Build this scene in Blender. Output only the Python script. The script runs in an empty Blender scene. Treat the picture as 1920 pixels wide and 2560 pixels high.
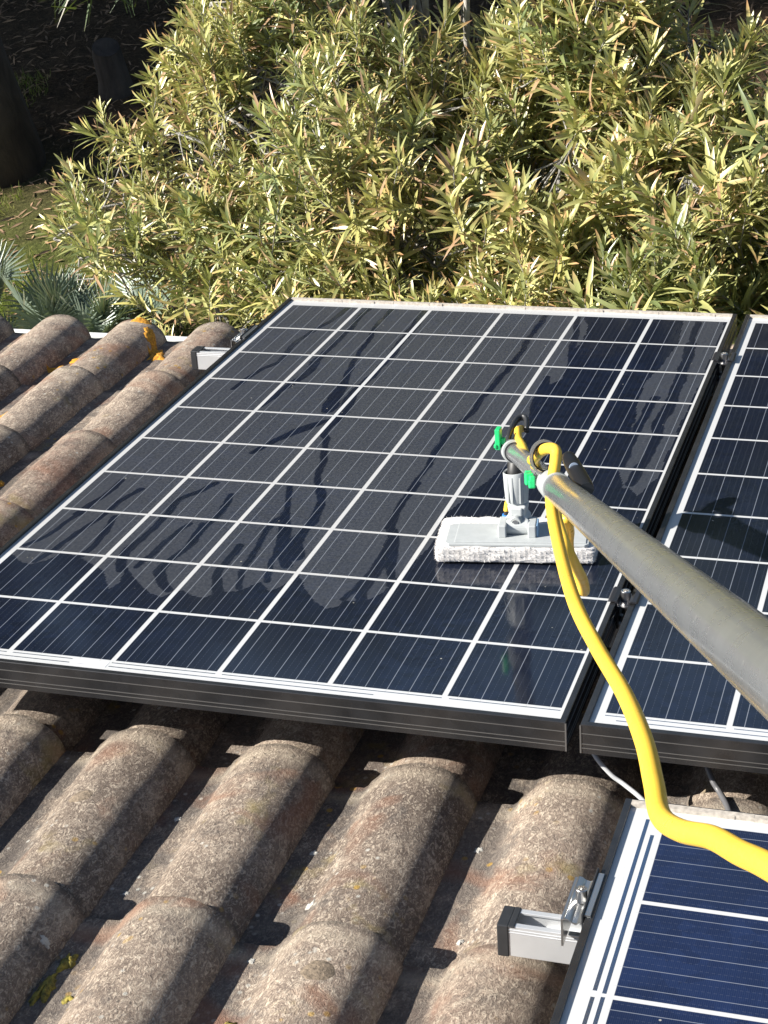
import bpy, bmesh, math, random
import numpy as np
from mathutils import Matrix, Vector, noise
R = math.radians
scn = bpy.context.scene
COL = scn.collection
random.seed(7); rng = np.random.default_rng(7)

# ---------------------------------------------------------------- roof frame
# roof coordinates: u to the right along the eave, v down the slope (away from the camera),
# n square to the roof, zero in the plane of the solar panels
PITCH = 17.0
RM = Matrix.Rotation(-R(PITCH), 4, 'X')

# ---------------------------------------------------------------- camera
CC = (1.39115, -1.92319, 1.16103)
cam_d = bpy.data.cameras.new('camera'); cam = bpy.data.objects.new('camera', cam_d); COL.objects.link(cam)
cam_d.sensor_fit = 'VERTICAL'; cam_d.sensor_height = 36.0; cam_d.lens = 4461 / 2560 * 36.0
cam_d.clip_start = 0.05; cam_d.clip_end = 2000
_r, _d, _f = ((0.951968,0.300490,-0.058847),(0.071322,-0.404506,-0.911750),(-0.297776,0.863760,-0.406508))
cam.matrix_world = RM @ Matrix(((_r[0], -_d[0], -_f[0], CC[0]), (_r[1], -_d[1], -_f[1], CC[1]), (_r[2], -_d[2], -_f[2], CC[2]), (0, 0, 0, 1)))
scn.camera = cam

# ---------------------------------------------------------------- light
SUN_EL, SUN_AZ = R(36.3), R(-110.3)            # azimuth clockwise from +Y
w = bpy.data.worlds.new('World'); scn.world = w; w.use_nodes = True
nt = w.node_tree; bg = nt.nodes['Background']
sky = nt.nodes.new('ShaderNodeTexSky'); sky.sky_type = 'NISHITA'; sky.sun_disc = False
sky.sun_elevation = SUN_EL; sky.sun_rotation = SUN_AZ; sky.air_density = 1.0; sky.dust_density = 0.6; sky.ozone_density = 1.2
nt.links.new(sky.outputs[0], bg.inputs[0]); bg.inputs[1].default_value = 0.055
sd = bpy.data.lights.new('sun', 'SUN'); so = bpy.data.objects.new('sun', sd); COL.objects.link(so)
sd.energy = 5.0; sd.angle = R(0.53); sd.color = (1.0, 0.95, 0.87)
sdir = Vector((math.sin(SUN_AZ) * math.cos(SUN_EL), math.cos(SUN_AZ) * math.cos(SUN_EL), math.sin(SUN_EL)))
so.rotation_euler = sdir.to_track_quat('Z', 'Y').to_euler()
scn.view_settings.view_transform = 'Standard'; scn.view_settings.look = 'None'
scn.view_settings.gamma = 1.0; scn.view_settings.exposure = 1.25
scn.cycles.use_denoising = True
scn.cycles.max_bounces = 8; scn.cycles.sample_clamp_indirect = 6

# ---------------------------------------------------------------- materials
def mat(name):
    m = bpy.data.materials.new(name); m.use_nodes = True
    n = m.node_tree.nodes; b = n['Principled BSDF']
    return m, m.node_tree, n, b
def simple(name, col, rough=.5, metal=0., spec=.5, coat=0., noise_amt=0., nscale=60., bump=0.):
    m, t, n, b = mat(name)
    b.inputs['Base Color'].default_value = (*col, 1); b.inputs['Roughness'].default_value = rough
    b.inputs['Metallic'].default_value = metal; b.inputs['Specular IOR Level'].default_value = spec
    b.inputs['Coat Weight'].default_value = coat
    if noise_amt or bump:
        tc = n.new('ShaderNodeTexCoord'); nz = n.new('ShaderNodeTexNoise'); nz.inputs['Scale'].default_value = nscale
        nz.inputs['Detail'].default_value = 6
        t.links.new(tc.outputs['Object'], nz.inputs['Vector'])
        mr = n.new('ShaderNodeMapRange'); mr.inputs[3].default_value = 1 - noise_amt; mr.inputs[4].default_value = 1 + noise_amt
        mr.inputs[1].default_value = .3; mr.inputs[2].default_value = .7
        t.links.new(nz.outputs[0], mr.inputs[0])
        mx = n.new('ShaderNodeVectorMath'); mx.operation = 'SCALE'; mx.inputs[0].default_value = col
        t.links.new(mr.outputs[0], mx.inputs['Scale']); t.links.new(mx.outputs[0], b.inputs['Base Color'])
        if bump:
            bp = n.new('ShaderNodeBump'); bp.inputs['Strength'].default_value = bump; bp.inputs['Distance'].default_value = .002
            t.links.new(nz.outputs[0], bp.inputs['Height']); t.links.new(bp.outputs[0], b.inputs['Normal'])
    return m
class NG:
    """small node-graph helper"""
    def __init__(s, t): s.t = t; s.n = t.nodes
    def node(s, ty, **kw):
        o = s.n.new(ty)
        for k, v in kw.items(): setattr(o, k, v)
        return o
    def put(s, sock, v):
        if hasattr(v, 'is_output') or isinstance(v, bpy.types.NodeSocket): s.t.links.new(v, sock)
        else:
            if isinstance(v, tuple) and len(v) == 3 and sock.type == 'RGBA': v = (*v, 1)
            sock.default_value = v
    def math(s, op, a, b=0., c=None, clamp=False):
        o = s.node('ShaderNodeMath', operation=op, use_clamp=clamp); s.put(o.inputs[0], a); s.put(o.inputs[1], b)
        if c is not None: s.put(o.inputs[2], c)
        return o.outputs[0]
    def noise(s, vec, scale, detail=4, rough=.55, dist=0., out=0):
        o = s.node('ShaderNodeTexNoise'); s.put(o.inputs['Vector'], vec); o.inputs['Scale'].default_value = scale
        o.inputs['Detail'].default_value = detail; o.inputs['Roughness'].default_value = rough; o.inputs['Distortion'].default_value = dist
        return o.outputs[out]
    def voro(s, vec, scale, feat='F1'):
        o = s.node('ShaderNodeTexVoronoi', feature=feat); s.put(o.inputs['Vector'], vec); o.inputs['Scale'].default_value = scale
        return o.outputs[0]
    def mapr(s, v, a, b, c=0., d=1., smooth=False):
        o = s.node('ShaderNodeMapRange'); 
        if smooth: o.interpolation_type = 'SMOOTHSTEP'
        s.put(o.inputs[0], v); o.inputs[1].default_value = a; o.inputs[2].default_value = b; o.inputs[3].default_value = c; o.inputs[4].default_value = d
        return o.outputs[0]
    def mix(s, f, a, b, mode='MIX'):
        o = s.node('ShaderNodeMix', data_type='RGBA', blend_type=mode); s.put(o.inputs[0], f); s.put(o.inputs[6], a); s.put(o.inputs[7], b)
        return o.outputs[2]
    def xyz(s, v):
        o = s.node('ShaderNodeSeparateXYZ'); s.put(o.inputs[0], v); return o.outputs
    def vscale(s, v, k):
        o = s.node('ShaderNodeVectorMath', operation='MULTIPLY'); s.put(o.inputs[0], v); o.inputs[1].default_value = k; return o.outputs[0]
    def attr(s, name):
        o = s.node('ShaderNodeAttribute', attribute_name=name); return o.outputs
    def ramp(s, f, stops):
        o = s.node('ShaderNodeValToRGB'); s.put(o.inputs[0], f); e = o.color_ramp.elements
        e[0].position, e[0].color = stops[0][0], (*stops[0][1], 1); e[1].position, e[1].color = stops[1][0], (*stops[1][1], 1)
        for p, c in stops[2:]:
            q = e.new(p); q.color = (*c, 1)
        return o.outputs[0]
    def bump(s, h, strength, dist, normal=None):
        o = s.node('ShaderNodeBump'); s.put(o.inputs['Height'], h); o.inputs['Strength'].default_value = strength; o.inputs['Distance'].default_value = dist
        if normal is not None: s.put(o.inputs['Normal'], normal)
        return o.outputs[0]
    def obj(s): return s.node('ShaderNodeTexCoord').outputs['Object']

# ---------------------------------------------------------------- mesh builder
class MB:
    def __init__(s): s.v = []; s.f = []; s.m = []; s.attrs = {}
    def add(s, vs, fs, mi=0):
        o = len(s.v); s.v += [tuple(p) for p in vs]; s.f += [tuple(i + o for i in f) for f in fs]; s.m += [mi] * len(fs); return o
    def box(s, a, b, mi=0, M=None):
        (x0, y0, z0), (x1, y1, z1) = a, b
        vs = [(x0, y0, z0), (x1, y0, z0), (x1, y1, z0), (x0, y1, z0), (x0, y0, z1), (x1, y0, z1), (x1, y1, z1), (x0, y1, z1)]
        if M is not None: vs = [M @ Vector(p) for p in vs]
        s.add(vs, [(3, 2, 1, 0), (4, 5, 6, 7), (0, 1, 5, 4), (1, 2, 6, 5), (2, 3, 7, 6), (3, 0, 4, 7)], mi)
    def prism(s, prof, a, b, mi=0, M=None, caps=True, closed=True):
        """profile [(y,z)] extruded along x from a to b"""
        n = len(prof); vs = [(a, y, z) for y, z in prof] + [(b, y, z) for y, z in prof]
        if M is not None: vs = [M @ Vector(p) for p in vs]
        fs = [(i, (i + 1) % n, n + (i + 1) % n, n + i) for i in range(n if closed else n - 1)]
        if caps: fs += [tuple(range(n))[::-1], tuple(range(n, 2 * n))]
        s.add(vs, fs, mi)
    def tube(s, pts, rad, seg=12, mi=0, caps=True, up=None, flat=1.0):
        pts = [Vector(p) for p in pts]; n = len(pts)
        if not hasattr(rad, '__len__'): rad = [rad] * n
        t0 = (pts[1] - pts[0]).normalized()
        a = Vector(up) if up else (Vector((0, 0, 1)) if abs(t0.z) < .9 else Vector((1, 0, 0)))
        x = t0.cross(a).normalized(); vs = []
        for i, p in enumerate(pts):
            t = (pts[min(i + 1, n - 1)] - pts[max(i - 1, 0)])
            if t.length < 1e-9: t = t0
            t.normalize(); x = (x - t * x.dot(t)).normalized(); y = t.cross(x)
            for k in range(seg):
                c = 2 * math.pi * k / seg; vs.append(p + (x * math.cos(c) + y * math.sin(c) * flat) * rad[i])
        fs = [(i * seg + k, i * seg + (k + 1) % seg, (i + 1) * seg + (k + 1) % seg, (i + 1) * seg + k) for i in range(n - 1) for k in range(seg)]
        if caps: fs += [tuple(range(seg))[::-1], tuple(range((n - 1) * seg, n * seg))]
        s.add(vs, fs, mi)
    def build(s, name, mats, parent=None, smooth=False, bevel=0., base=None, subsurf=0, auto=None):
        me = bpy.data.meshes.new(name); vs = s.v
        if base is not None: vs = [(p[0] - base[0], p[1] - base[1], p[2] - base[2]) for p in vs]
        me.from_pydata(vs, [], s.f)
        mats = mats if isinstance(mats, (list, tuple)) else [mats]
        for m in mats: me.materials.append(m)
        if len(mats) > 1: me.polygons.foreach_set('material_index', s.m)
        if smooth or auto: me.polygons.foreach_set('use_smooth', [True] * len(me.polygons))
        for k, (dom, data) in s.attrs.items():
            at = me.attributes.new(k, 'FLOAT', dom); at.data.foreach_set('value', data)
        me.update()
        o = bpy.data.objects.new(name, me); COL.objects.link(o); o.parent = parent
        if auto: me.set_sharp_from_angle(angle=R(auto))
        if bevel:
            md = o.modifiers.new('bevel', 'BEVEL'); md.width = bevel; md.segments = 2; md.limit_method = 'ANGLE'; md.angle_limit = R(40)
        if subsurf:
            md = o.modifiers.new('sub', 'SUBSURF'); md.levels = md.render_levels = subsurf
        return o
def tag(o, label=None, cat=None, group=None, kind=None):
    if label: o['label'] = label
    if cat: o['category'] = cat
    if group: o['group'] = group
    if kind: o['kind'] = kind
    return o
def roof_thing(name, p, label, cat, group=None):
    o = bpy.data.objects.new(name, None); COL.objects.link(o); o.empty_display_size = .05
    o.matrix_world = RM @ Matrix.Translation(p)
    return tag(o, label, cat, group)
def thing(name, p, label, cat, group=None):
    o = bpy.data.objects.new(name, None); COL.objects.link(o); o.location = p; o.empty_display_size = .05
    return tag(o, label, cat, group)
def spline(P, k=8):
    """Catmull-Rom through the points"""
    P = [Vector(p) for p in P]; out = []
    for i in range(len(P) - 1):
        a, b, c, d = P[max(i - 1, 0)], P[i], P[i + 1], P[min(i + 2, len(P) - 1)]
        for j in range(k):
            t = j / k
            out.append(.5 * ((2 * b) + (c - a) * t + (2 * a - 5 * b + 4 * c - d) * t * t + (3 * b - a - 3 * c + d) * t ** 3))
    out.append(P[-1]); return out
def W(u, v, n): return RM @ Vector((u, v, n))
GROUND = -3.3

# paths measured on the panel (u, v, half width) and in the air (u, v, n)
TRACKS= [[(0.135, 1.609, 0.0035), (0.129, 1.536, 0.0035), (0.121, 1.476, 0.0034), (0.109, 1.416, 0.0034), (0.099, 1.339, 0.0033), (0.104, 1.232, 0.0032), (0.085, 1.16, 0.0032), (0.07, 1.058, 0.0031)], [(0.18, 1.604, 0.0035), (0.18, 1.503, 0.0034), (0.183, 1.445, 0.0034), (0.183, 1.378, 0.0033), (0.18, 1.323, 0.0033), (0.18, 1.242, 0.0059), (0.186, 1.191, 0.0069), (0.183, 1.141, 0.0057), (0.175, 1.09, 0.0042), (0.17, 1.057, 0.0031), (0.162, 0.977, 0.003)], [(0.231, 1.61, 0.0032), (0.233, 1.519, 0.0031), (0.235, 1.451, 0.0031), (0.246, 1.359, 0.003), (0.251, 1.296, 0.0029), (0.256, 1.236, 0.0029), (0.272, 1.153, 0.0042), (0.281, 1.089, 0.0077), (0.291, 1.012, 0.0102), (0.295, 0.975, 0.0081)], [(0.305, 1.578, 0.0053), (0.312, 1.49, 0.0069), (0.316, 1.396, 0.0051), (0.319, 1.323, 0.005), (0.32, 1.244, 0.0049), (0.317, 1.16, 0.0048), (0.316, 1.055, 0.0069), (0.326, 0.957, 0.008), (0.321, 0.876, 0.0052), (0.342, 0.831, 0.0032), (0.368, 0.734, 0.0035), (0.388, 0.654, 0.0032), (0.42, 0.586, 0.0036), (0.43, 0.529, 0.004), (0.434, 0.484, 0.0044)], [(0.315, 0.933, 0.0027), (0.287, 0.893, 0.0079), (0.268, 0.854, 0.0066), (0.246, 0.808, 0.0039), (0.228, 0.757, 0.0039)], [(0.573, 1.332, 0.0037), (0.571, 1.229, 0.0036), (0.567, 1.131, 0.0035), (0.559, 1.076, 0.0035), (0.564, 1.016, 0.0034), (0.556, 0.964, 0.0034), (0.548, 0.905, 0.0033), (0.549, 0.836, 0.0043), (0.55, 0.797, 0.0032), (0.553, 0.726, 0.0024), (0.554, 0.651, 0.0029), (0.559, 0.581, 0.0035), (0.56, 0.535, 0.0041), (0.563, 0.496, 0.0045)], [(0.708, 0.636, 0.0046), (0.702, 0.549, 0.0045)], [(0.053, 0.602, 0.003), (0.052, 0.552, 0.003), (0.044, 0.508, 0.003), (0.034, 0.458, 0.0029)], [(0.045, 0.49, 0.0027), (0.033, 0.423, 0.0026), (0.028, 0.371, 0.0026), (0.012, 0.33, 0.0026)], [(0.102, 0.573, 0.003), (0.086, 0.515, 0.0029), (0.083, 0.455, 0.0029), (0.075, 0.397, 0.0028), (0.065, 0.345, 0.0028), (0.064, 0.318, 0.0028), (0.056, 0.279, 0.0028)], [(0.107, 0.459, 0.0034), (0.115, 0.415, 0.0033), (0.118, 0.377, 0.0033), (0.121, 0.35, 0.0032), (0.117, 0.311, 0.0032)], [(0.22, 0.618, 0.0037), (0.205, 0.578, 0.0037), (0.183, 0.544, 0.0037), (0.188, 0.486, 0.0036), (0.186, 0.4, 0.0035), (0.184, 0.35, 0.0052), (0.188, 0.319, 0.0057), (0.202, 0.275, 0.0045)], [(0.238, 0.454, 0.0031), (0.23, 0.386, 0.003), (0.227, 0.337, 0.003), (0.224, 0.29, 0.0029)], [(0.261, 0.458, 0.003), (0.271, 0.393, 0.003), (0.268, 0.339, 0.0029)], [(0.264, 0.576, 0.0036), (0.272, 0.518, 0.0036), (0.272, 0.443, 0.0035), (0.273, 0.367, 0.0034), (0.263, 0.328, 0.0034), (0.264, 0.287, 0.0056), (0.283, 0.25, 0.0048), (0.304, 0.225, 0.0037)], [(0.352, 0.392, 0.0039), (0.356, 0.335, 0.0038), (0.356, 0.294, 0.0044), (0.373, 0.248, 0.0054), (0.389, 0.221, 0.0053)], [(0.348, 0.633, 0.0029), (0.366, 0.576, 0.0029), (0.38, 0.519, 0.0028), (0.373, 0.484, 0.0028), (0.373, 0.445, 0.0028), (0.383, 0.382, 0.0027), (0.387, 0.341, 0.0027), (0.393, 0.301, 0.0026), (0.409, 0.25, 0.0026)], [(0.38, 0.519, 0.0047), (0.413, 0.43, 0.0057), (0.429, 0.38, 0.0062), (0.45, 0.337, 0.0066)], [(0.403, 0.631, 0.0041), (0.427, 0.563, 0.004), (0.434, 0.506, 0.0051), (0.434, 0.467, 0.0057), (0.437, 0.418, 0.0079), (0.453, 0.368, 0.01)], [(0.385, 0.486, 0.0026), (0.417, 0.388, 0.0025), (0.422, 0.337, 0.0024), (0.441, 0.28, 0.0024)], [(0.558, 0.676, 0.0036), (0.557, 0.621, 0.0035), (0.559, 0.557, 0.0035), (0.563, 0.507, 0.0045), (0.58, 0.46, 0.0067), (0.586, 0.403, 0.0044), (0.584, 0.337, 0.0032), (0.582, 0.287, 0.0032), (0.573, 0.247, 0.0031)], [(0.582, 0.461, 0.0045), (0.598, 0.411, 0.0055), (0.608, 0.361, 0.0043), (0.617, 0.333, 0.0043), (0.624, 0.305, 0.0042)], [(0.594, 0.379, 0.0041), (0.591, 0.328, 0.0041), (0.594, 0.27, 0.0052), (0.606, 0.235, 0.0052)], [(0.569, 1.581, 0.0036), (0.572, 1.485, 0.0035), (0.569, 1.42, 0.0035), (0.573, 1.332, 0.0034)], [(0.635, 1.589, 0.0039), (0.652, 1.496, 0.0038), (0.675, 1.345, 0.0037), (0.698, 1.182, 0.0035), (0.702, 0.993, 0.0033), (0.697, 0.881, 0.0032)], [(0.656, 1.209, 0.0046), (0.665, 1.099, 0.0045), (0.677, 0.989, 0.0044)], [(0.896, 1.437, 0.007), (0.902, 1.309, 0.0068), (0.908, 1.182, 0.0065), (0.907, 1.076, 0.0076), (0.903, 1.003, 0.0075), (0.912, 0.936, 0.0049), (0.912, 0.849, 0.0048), (0.905, 0.791, 0.0059), (0.902, 0.729, 0.0058)], [(0.89, 1.573, 0.0038), (0.896, 1.437, 0.0036)], [(0.877, 1.131, 0.0052), (0.872, 1.034, 0.005), (0.873, 0.916, 0.0049), (0.875, 0.799, 0.0047)]]
DUSTMAIN= [(-0.03, 0.31), (-0.009, 0.31), (0.036, 0.27), (0.057, 0.269), (0.074, 0.288), (0.08, 0.315), (0.108, 0.31), (0.173, 0.27), (0.214, 0.212), (0.219, 0.238), (0.208, 0.287), (0.254, 0.235), (0.282, 0.211), (0.305, 0.201), (0.314, 0.222), (0.325, 0.229), (0.348, 0.214), (0.369, 0.212), (0.381, 0.23), (0.392, 0.236), (0.412, 0.243), (0.42, 0.256), (0.433, 0.278), (0.456, 0.249), (0.471, 0.286), (0.478, 0.312), (0.507, 0.263), (0.534, 0.231), (0.559, 0.212), (0.572, 0.224), (0.575, 0.243), (0.593, 0.242), (0.608, 0.249), (0.622, 0.276), (0.627, 0.315), (0.637, 0.387), (0.65, 0.452), (0.633, 0.553), (0.696, 0.82), (0.68, 0.954), (0.664, 1.162), (0.694, 1.214), (0.675, 1.345), (0.679, 1.435), (0.672, 1.526), (0.627, 1.628), (0.627, 1.65), (-0.03, 1.65)]
DUSTBAND= [(0.86, 1.579), (0.871, 1.433), (0.853, 1.253), (0.843, 1.188), (0.848, 1.127), (0.857, 1.032), (0.866, 0.915), (0.87, 0.798), (0.894, 0.71), (0.904, 0.717), (0.924, 0.685), (0.943, 0.766), (0.941, 0.927), (0.944, 1.104), (0.945, 1.299), (0.944, 1.443), (0.941, 1.608)]
HOSE= [(0.965, -0.185, 0.418), (0.984, -0.224, 0.445), (0.998, -0.247, 0.459), (1.009, -0.264, 0.464), (1.012, -0.278, 0.457), (1.019, -0.331, 0.439), (1.056, -0.462, 0.452), (1.112, -0.654, 0.496), (1.15, -0.75, 0.509), (1.193, -0.87, 0.542), (1.229, -0.999, 0.587), (1.248, -1.075, 0.607), (1.26, -1.124, 0.619), (1.277, -1.166, 0.64), (1.298, -1.205, 0.665), (1.316, -1.246, 0.687), (1.332, -1.287, 0.711), (1.357, -1.345, 0.741)]
LOOP= [(0.99, -0.137, 0.33), (0.985, -0.097, 0.296), (0.966, -0.015, 0.238), (0.962, 0.02, 0.192), (0.98, -0.031, 0.194), (1.001, -0.094, 0.217), (1.017, -0.177, 0.274), (1.024, -0.244, 0.324), (1.02, -0.274, 0.363), (1.006, -0.248, 0.378), (0.997, -0.221, 0.393)]

# ================================================================ ROOF TILES
def m_tile():
    m, t, n, b = mat('weathered_concrete_tile'); g = NG(t); P = g.obj(); tint = g.attr('tint')[2]; barrel = g.attr('barrel')[2]
    pv = g.node('ShaderNodeVectorMath', operation='ADD'); g.put(pv.inputs[0], P)
    cmb = g.node('ShaderNodeCombineXYZ'); g.put(cmb.inputs[2], g.math('MULTIPLY', tint, 7.0)); g.put(pv.inputs[1], cmb.outputs[0]); P2 = pv.outputs[0]
    big = g.noise(P2, 5.5, 5, .6); mid = g.noise(P2, 28, 6, .65, .6); fib = g.noise(g.vscale(P2, (1.0, .6, 1.0)), 175, 5, .74, 1.5); fine = g.noise(P2, 520, 3, .7)
    base = g.ramp(g.math('ADD', g.math('MULTIPLY', big, .55), g.math('MULTIPLY', tint, .42)), [(.22, (.145, .112, .090)), (.76, (.34, .205, .155)), (.44, (.225, .178, .140)), (.62, (.295, .228, .178))])
    base = g.mix(g.mapr(mid, .50, .70), base, (.36, .295, .23))
    base = g.mix(g.math('MULTIPLY', g.mapr(g.noise(P2, 8.5, 5, .7, .8), .52, .40), .55), base, (.11, .085, .07))
    base = g.mix(g.math('MULTIPLY', g.mapr(fib, .50, .62), .66), base, (.60, .51, .40))
    base = g.mix(g.math('MULTIPLY', g.mapr(fib, .47, .36), .66), base, (.095, .075, .062))
    # dark algae and grime in patches, heavier in the pans
    alg = g.mapr(g.math('ADD', g.noise(P2, 13, 6, .7), g.math('MULTIPLY', g.math('SUBTRACT', 1.0, barrel), .16)), .53, .68)
    base = g.mix(g.math('MULTIPLY', alg, .66), base, (.075, .070, .068))
    # every tile weathered to its own shade; a dirty rim along each mouth
    own = g.node('ShaderNodeVectorMath', operation='SCALE'); g.put(own.inputs[0], base); g.put(own.inputs['Scale'], g.mapr(g.math('FRACT', g.math('MULTIPLY', tint, 13.7)), 0, 1, .80, 1.26)); base = own.outputs[0]
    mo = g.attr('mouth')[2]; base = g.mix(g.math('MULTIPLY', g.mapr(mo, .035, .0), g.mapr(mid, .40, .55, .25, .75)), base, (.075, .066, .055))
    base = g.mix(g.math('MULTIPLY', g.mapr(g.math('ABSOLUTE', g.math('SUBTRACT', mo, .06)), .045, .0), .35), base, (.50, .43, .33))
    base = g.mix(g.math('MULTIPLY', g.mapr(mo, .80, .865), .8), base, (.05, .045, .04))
    # pale lichen rings and dots
    vo = g.voro(P2, 60); dots = g.math('MULTIPLY', g.mapr(vo, .22, .12), g.mapr(g.noise(P2, 9, 2), .53, .62))
    base = g.mix(g.math('MULTIPLY', dots, .7), base, (.50, .49, .44))
    vd = g.voro(P2, 95); dk = g.math('MULTIPLY', g.mapr(vd, .25, .13), g.mapr(g.noise(P2, 16, 2), .54, .62))
    base = g.mix(g.math('MULTIPLY', dk, .6), base, (.06, .055, .05))
    ye = g.mapr(g.noise(P2, 10, 4, .6), .62, .74); base = g.mix(g.math('MULTIPLY', ye, .5), base, (.34, .27, .09))
    vo2 = g.voro(P2, 38); od = g.math('MULTIPLY', g.mapr(vo2, .20, .13), g.mapr(g.noise(P2, 5, 2), .56, .62)); base = g.mix(g.math('MULTIPLY', od, .75), base, (.42, .26, .05))
    rd = g.math('MULTIPLY', g.mapr(g.noise(P2, 7, 3, .5, 1.0), .56, .7), .5); base = g.mix(rd, base, (.26, .115, .065))
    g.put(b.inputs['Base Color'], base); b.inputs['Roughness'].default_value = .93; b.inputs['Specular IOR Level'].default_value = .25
    h = g.math('ADD', g.math('MULTIPLY', fib, 1.0), g.math('ADD', g.math('MULTIPLY', mid, 1.2), g.math('MULTIPLY', fine, .45)))
    g.put(b.inputs['Normal'], g.bump(h, .9, .0042))
    return m
M_TILE = m_tile()
TU, TV, U0, V0 = .2035, .3485, .357, .001
def tile_profile():
    """(u, n, barrel) of the upper face: flat pan on the left, round barrel on the right"""
    pr = []
    for u in np.linspace(-.150, -.094, 6): pr.append((u, -.0525 + .004 * ((u + .12) / .03) ** 2 * .6, 0.))
    pr.append((-.086, -.0500, .1)); pr.append((-.079, -.0450, .3)); pr.append((-.074, -.0375, .6))
    for a in np.linspace(148, 4, 21):
        c, s_ = math.cos(R(a)), math.sin(R(a)); pr.append((.0715 * c * (1.06 if c < 0 else 1), -.0585 + .0585 * s_ ** 1.06, 1.))
    return pr
def build_tiles(parent):
    prof = tile_profile(); NP = len(prof); NL = 15; th = .012
    mb = MB(); tints = []; barrels = []; mouths = []
    for ci in range(-9, 12):
        for ri in range(-5, 6):
            tint = random.random(); cu = U0 + ci * TU + random.uniform(-.0025, .0025); vf = V0 + ri * TV + random.uniform(-.004, .004)
            if ri == 5: vf = V0 + 5 * TV + random.uniform(-.006, .006)
            yaw = random.uniform(-.006, .006); L = .405; lift = random.uniform(-.001, .0022); seed = random.random() * 50
            vs = []
            for j in range(NL + 1):
                t = (j / NL) ** 1.0; back = L * t
                for u, n_, bb in prof:
                    q = noise.noise((u * 30 + seed, back * 22, 0)) * .0016 + noise.noise((u * 9 + seed, back * 6, 3)) * .0016
                    e = .0012 * noise.noise((u * 60 + seed, 9, 1)) if j == 0 else 0
                    tp = .89 + .12 * (1 - t)
                    uu = u * (tp if u > -.08 else 1) if bb else u; nz_ = -.0575 + (n_ + .0575) * (tp ** 1.1 if bb else 1)
                    vs.append((cu + uu + yaw * back, vf - back + e * 2, -.1055 + nz_ - back * (.0138 / TV) + q + lift))
            top = len(vs); fs = []
            for j in range(NL):
                for i in range(NP - 1):
                    a = j * NP + i; fs.append((a, a + 1, a + NP + 1, a + NP))
            # far mouth edge (thickness), near mouth underside, and the right-hand foot
            for i in range(NP): x, y, z = vs[i]; vs.append((x, y + .0008, z - th))
            for i in range(NP - 1): fs.append((i + 1, i, top + i, top + i + 1))
            o2 = len(vs)
            for j in (2, 4):
                for i in range(NP): x, y, z = vs[j * NP + i]; vs.append((x, y, z - th))
            for i in range(NP - 1): fs.append((top + i + 1, top + i, o2 + i, o2 + i + 1))
            o3 = len(vs)
            for j in range(NL + 1): x, y, z = vs[j * NP + NP - 1]; vs.append((x - .001, y, z - th * 1.1))
            for j in range(NL): a = j * NP + NP - 1; fs.append((a, o3 + j, o3 + j + 1, a + NP))
            o4 = len(vs)
            for j in range(NL + 1): x, y, z = vs[j * NP]; vs.append((x + .001, y, z - th))
            for j in range(NL): a = j * NP; fs.append((a, a + NP, o4 + j + 1, o4 + j))
            mb.add(vs, fs); tints += [tint] * len(vs)
            bl = [p[2] for p in prof]
            bar = bl * (NL + 1) + bl + bl + bl + [1.] * (NL + 1) + [0.] * (NL + 1); barrels += bar
            mouths += [(j / NL) for j in range(NL + 1) for i in range(NP)] + [0.] * (len(vs) - (NL + 1) * NP)
    mb.attrs = {'mouth': ('POINT', mouths), 'tint': ('POINT', tints), 'barrel': ('POINT', barrels)}
    o = mb.build('roof_tiles', M_TILE, parent, smooth=True, auto=50)
    return o

house = roof_thing('house', (0, 0, 0), 'house roof of weathered concrete barrel tiles under the solar panels, with a white gutter', 'house')
tiles = build_tiles(house)
tag(tiles, 'weathered pinkish grey barrel tiles with lichen')
M_WALL = simple('white_render', (.72, .69, .62), .9, noise_amt=.08, nscale=4, bump=.2)
M_DECK = simple('roof_deck', (.09, .075, .06), .9, noise_amt=.2, nscale=12)
mb = MB(); mb.box((-1.62, -1.6, -.24), (2.75, 1.70, -.205)); mb.build('roof_deck', M_DECK, house)
mb = MB(); Mi = RM.inverted()
mb.box((-1.5, -1.45, GROUND), (2.6, 1.40, -.74), M=Mi)                     # walls, upright in the world
mb.build('wall', M_WALL, house)
M_GUT = simple('white_gutter_metal', (.62, .63, .62), .38, noise_amt=.06, nscale=9)
mb = MB(); seg = 14
for (a, b) in ((-1.62, -.372), (-.366, 2.75)):
    prof = [(1.835 + .062 * math.cos(R(x)), -.222 + .062 * math.sin(R(x))) for x in np.linspace(-180, 8, 16)]
    prof += [(1.897 + .008 * math.cos(R(x)), -.210 + .008 * math.sin(R(x))) for x in np.linspace(-30, 200, 8)]
    prof += [(1.835 + .058 * math.cos(R(x)), -.222 + .058 * math.sin(R(x))) for x in np.linspace(0, -180, 14)]
    mb.prism(prof, a, b)
gut = mb.build('gutter', M_GUT, house, auto=40)
tag(gut, 'white half round gutter below the eave')
mb = MB(); prof = [(1.835 + .0655 * math.cos(R(x)), -.222 + .0655 * math.sin(R(x))) for x in np.linspace(-180, 20, 16)]
prof2 = [(1.835 + .0625 * math.cos(R(x)), -.222 + .0625 * math.sin(R(x))) for x in np.linspace(20, -180, 16)]
mb.prism(prof + prof2, -.383, -.355); mb.build('gutter_joint', M_GUT, gut, auto=40)

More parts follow.
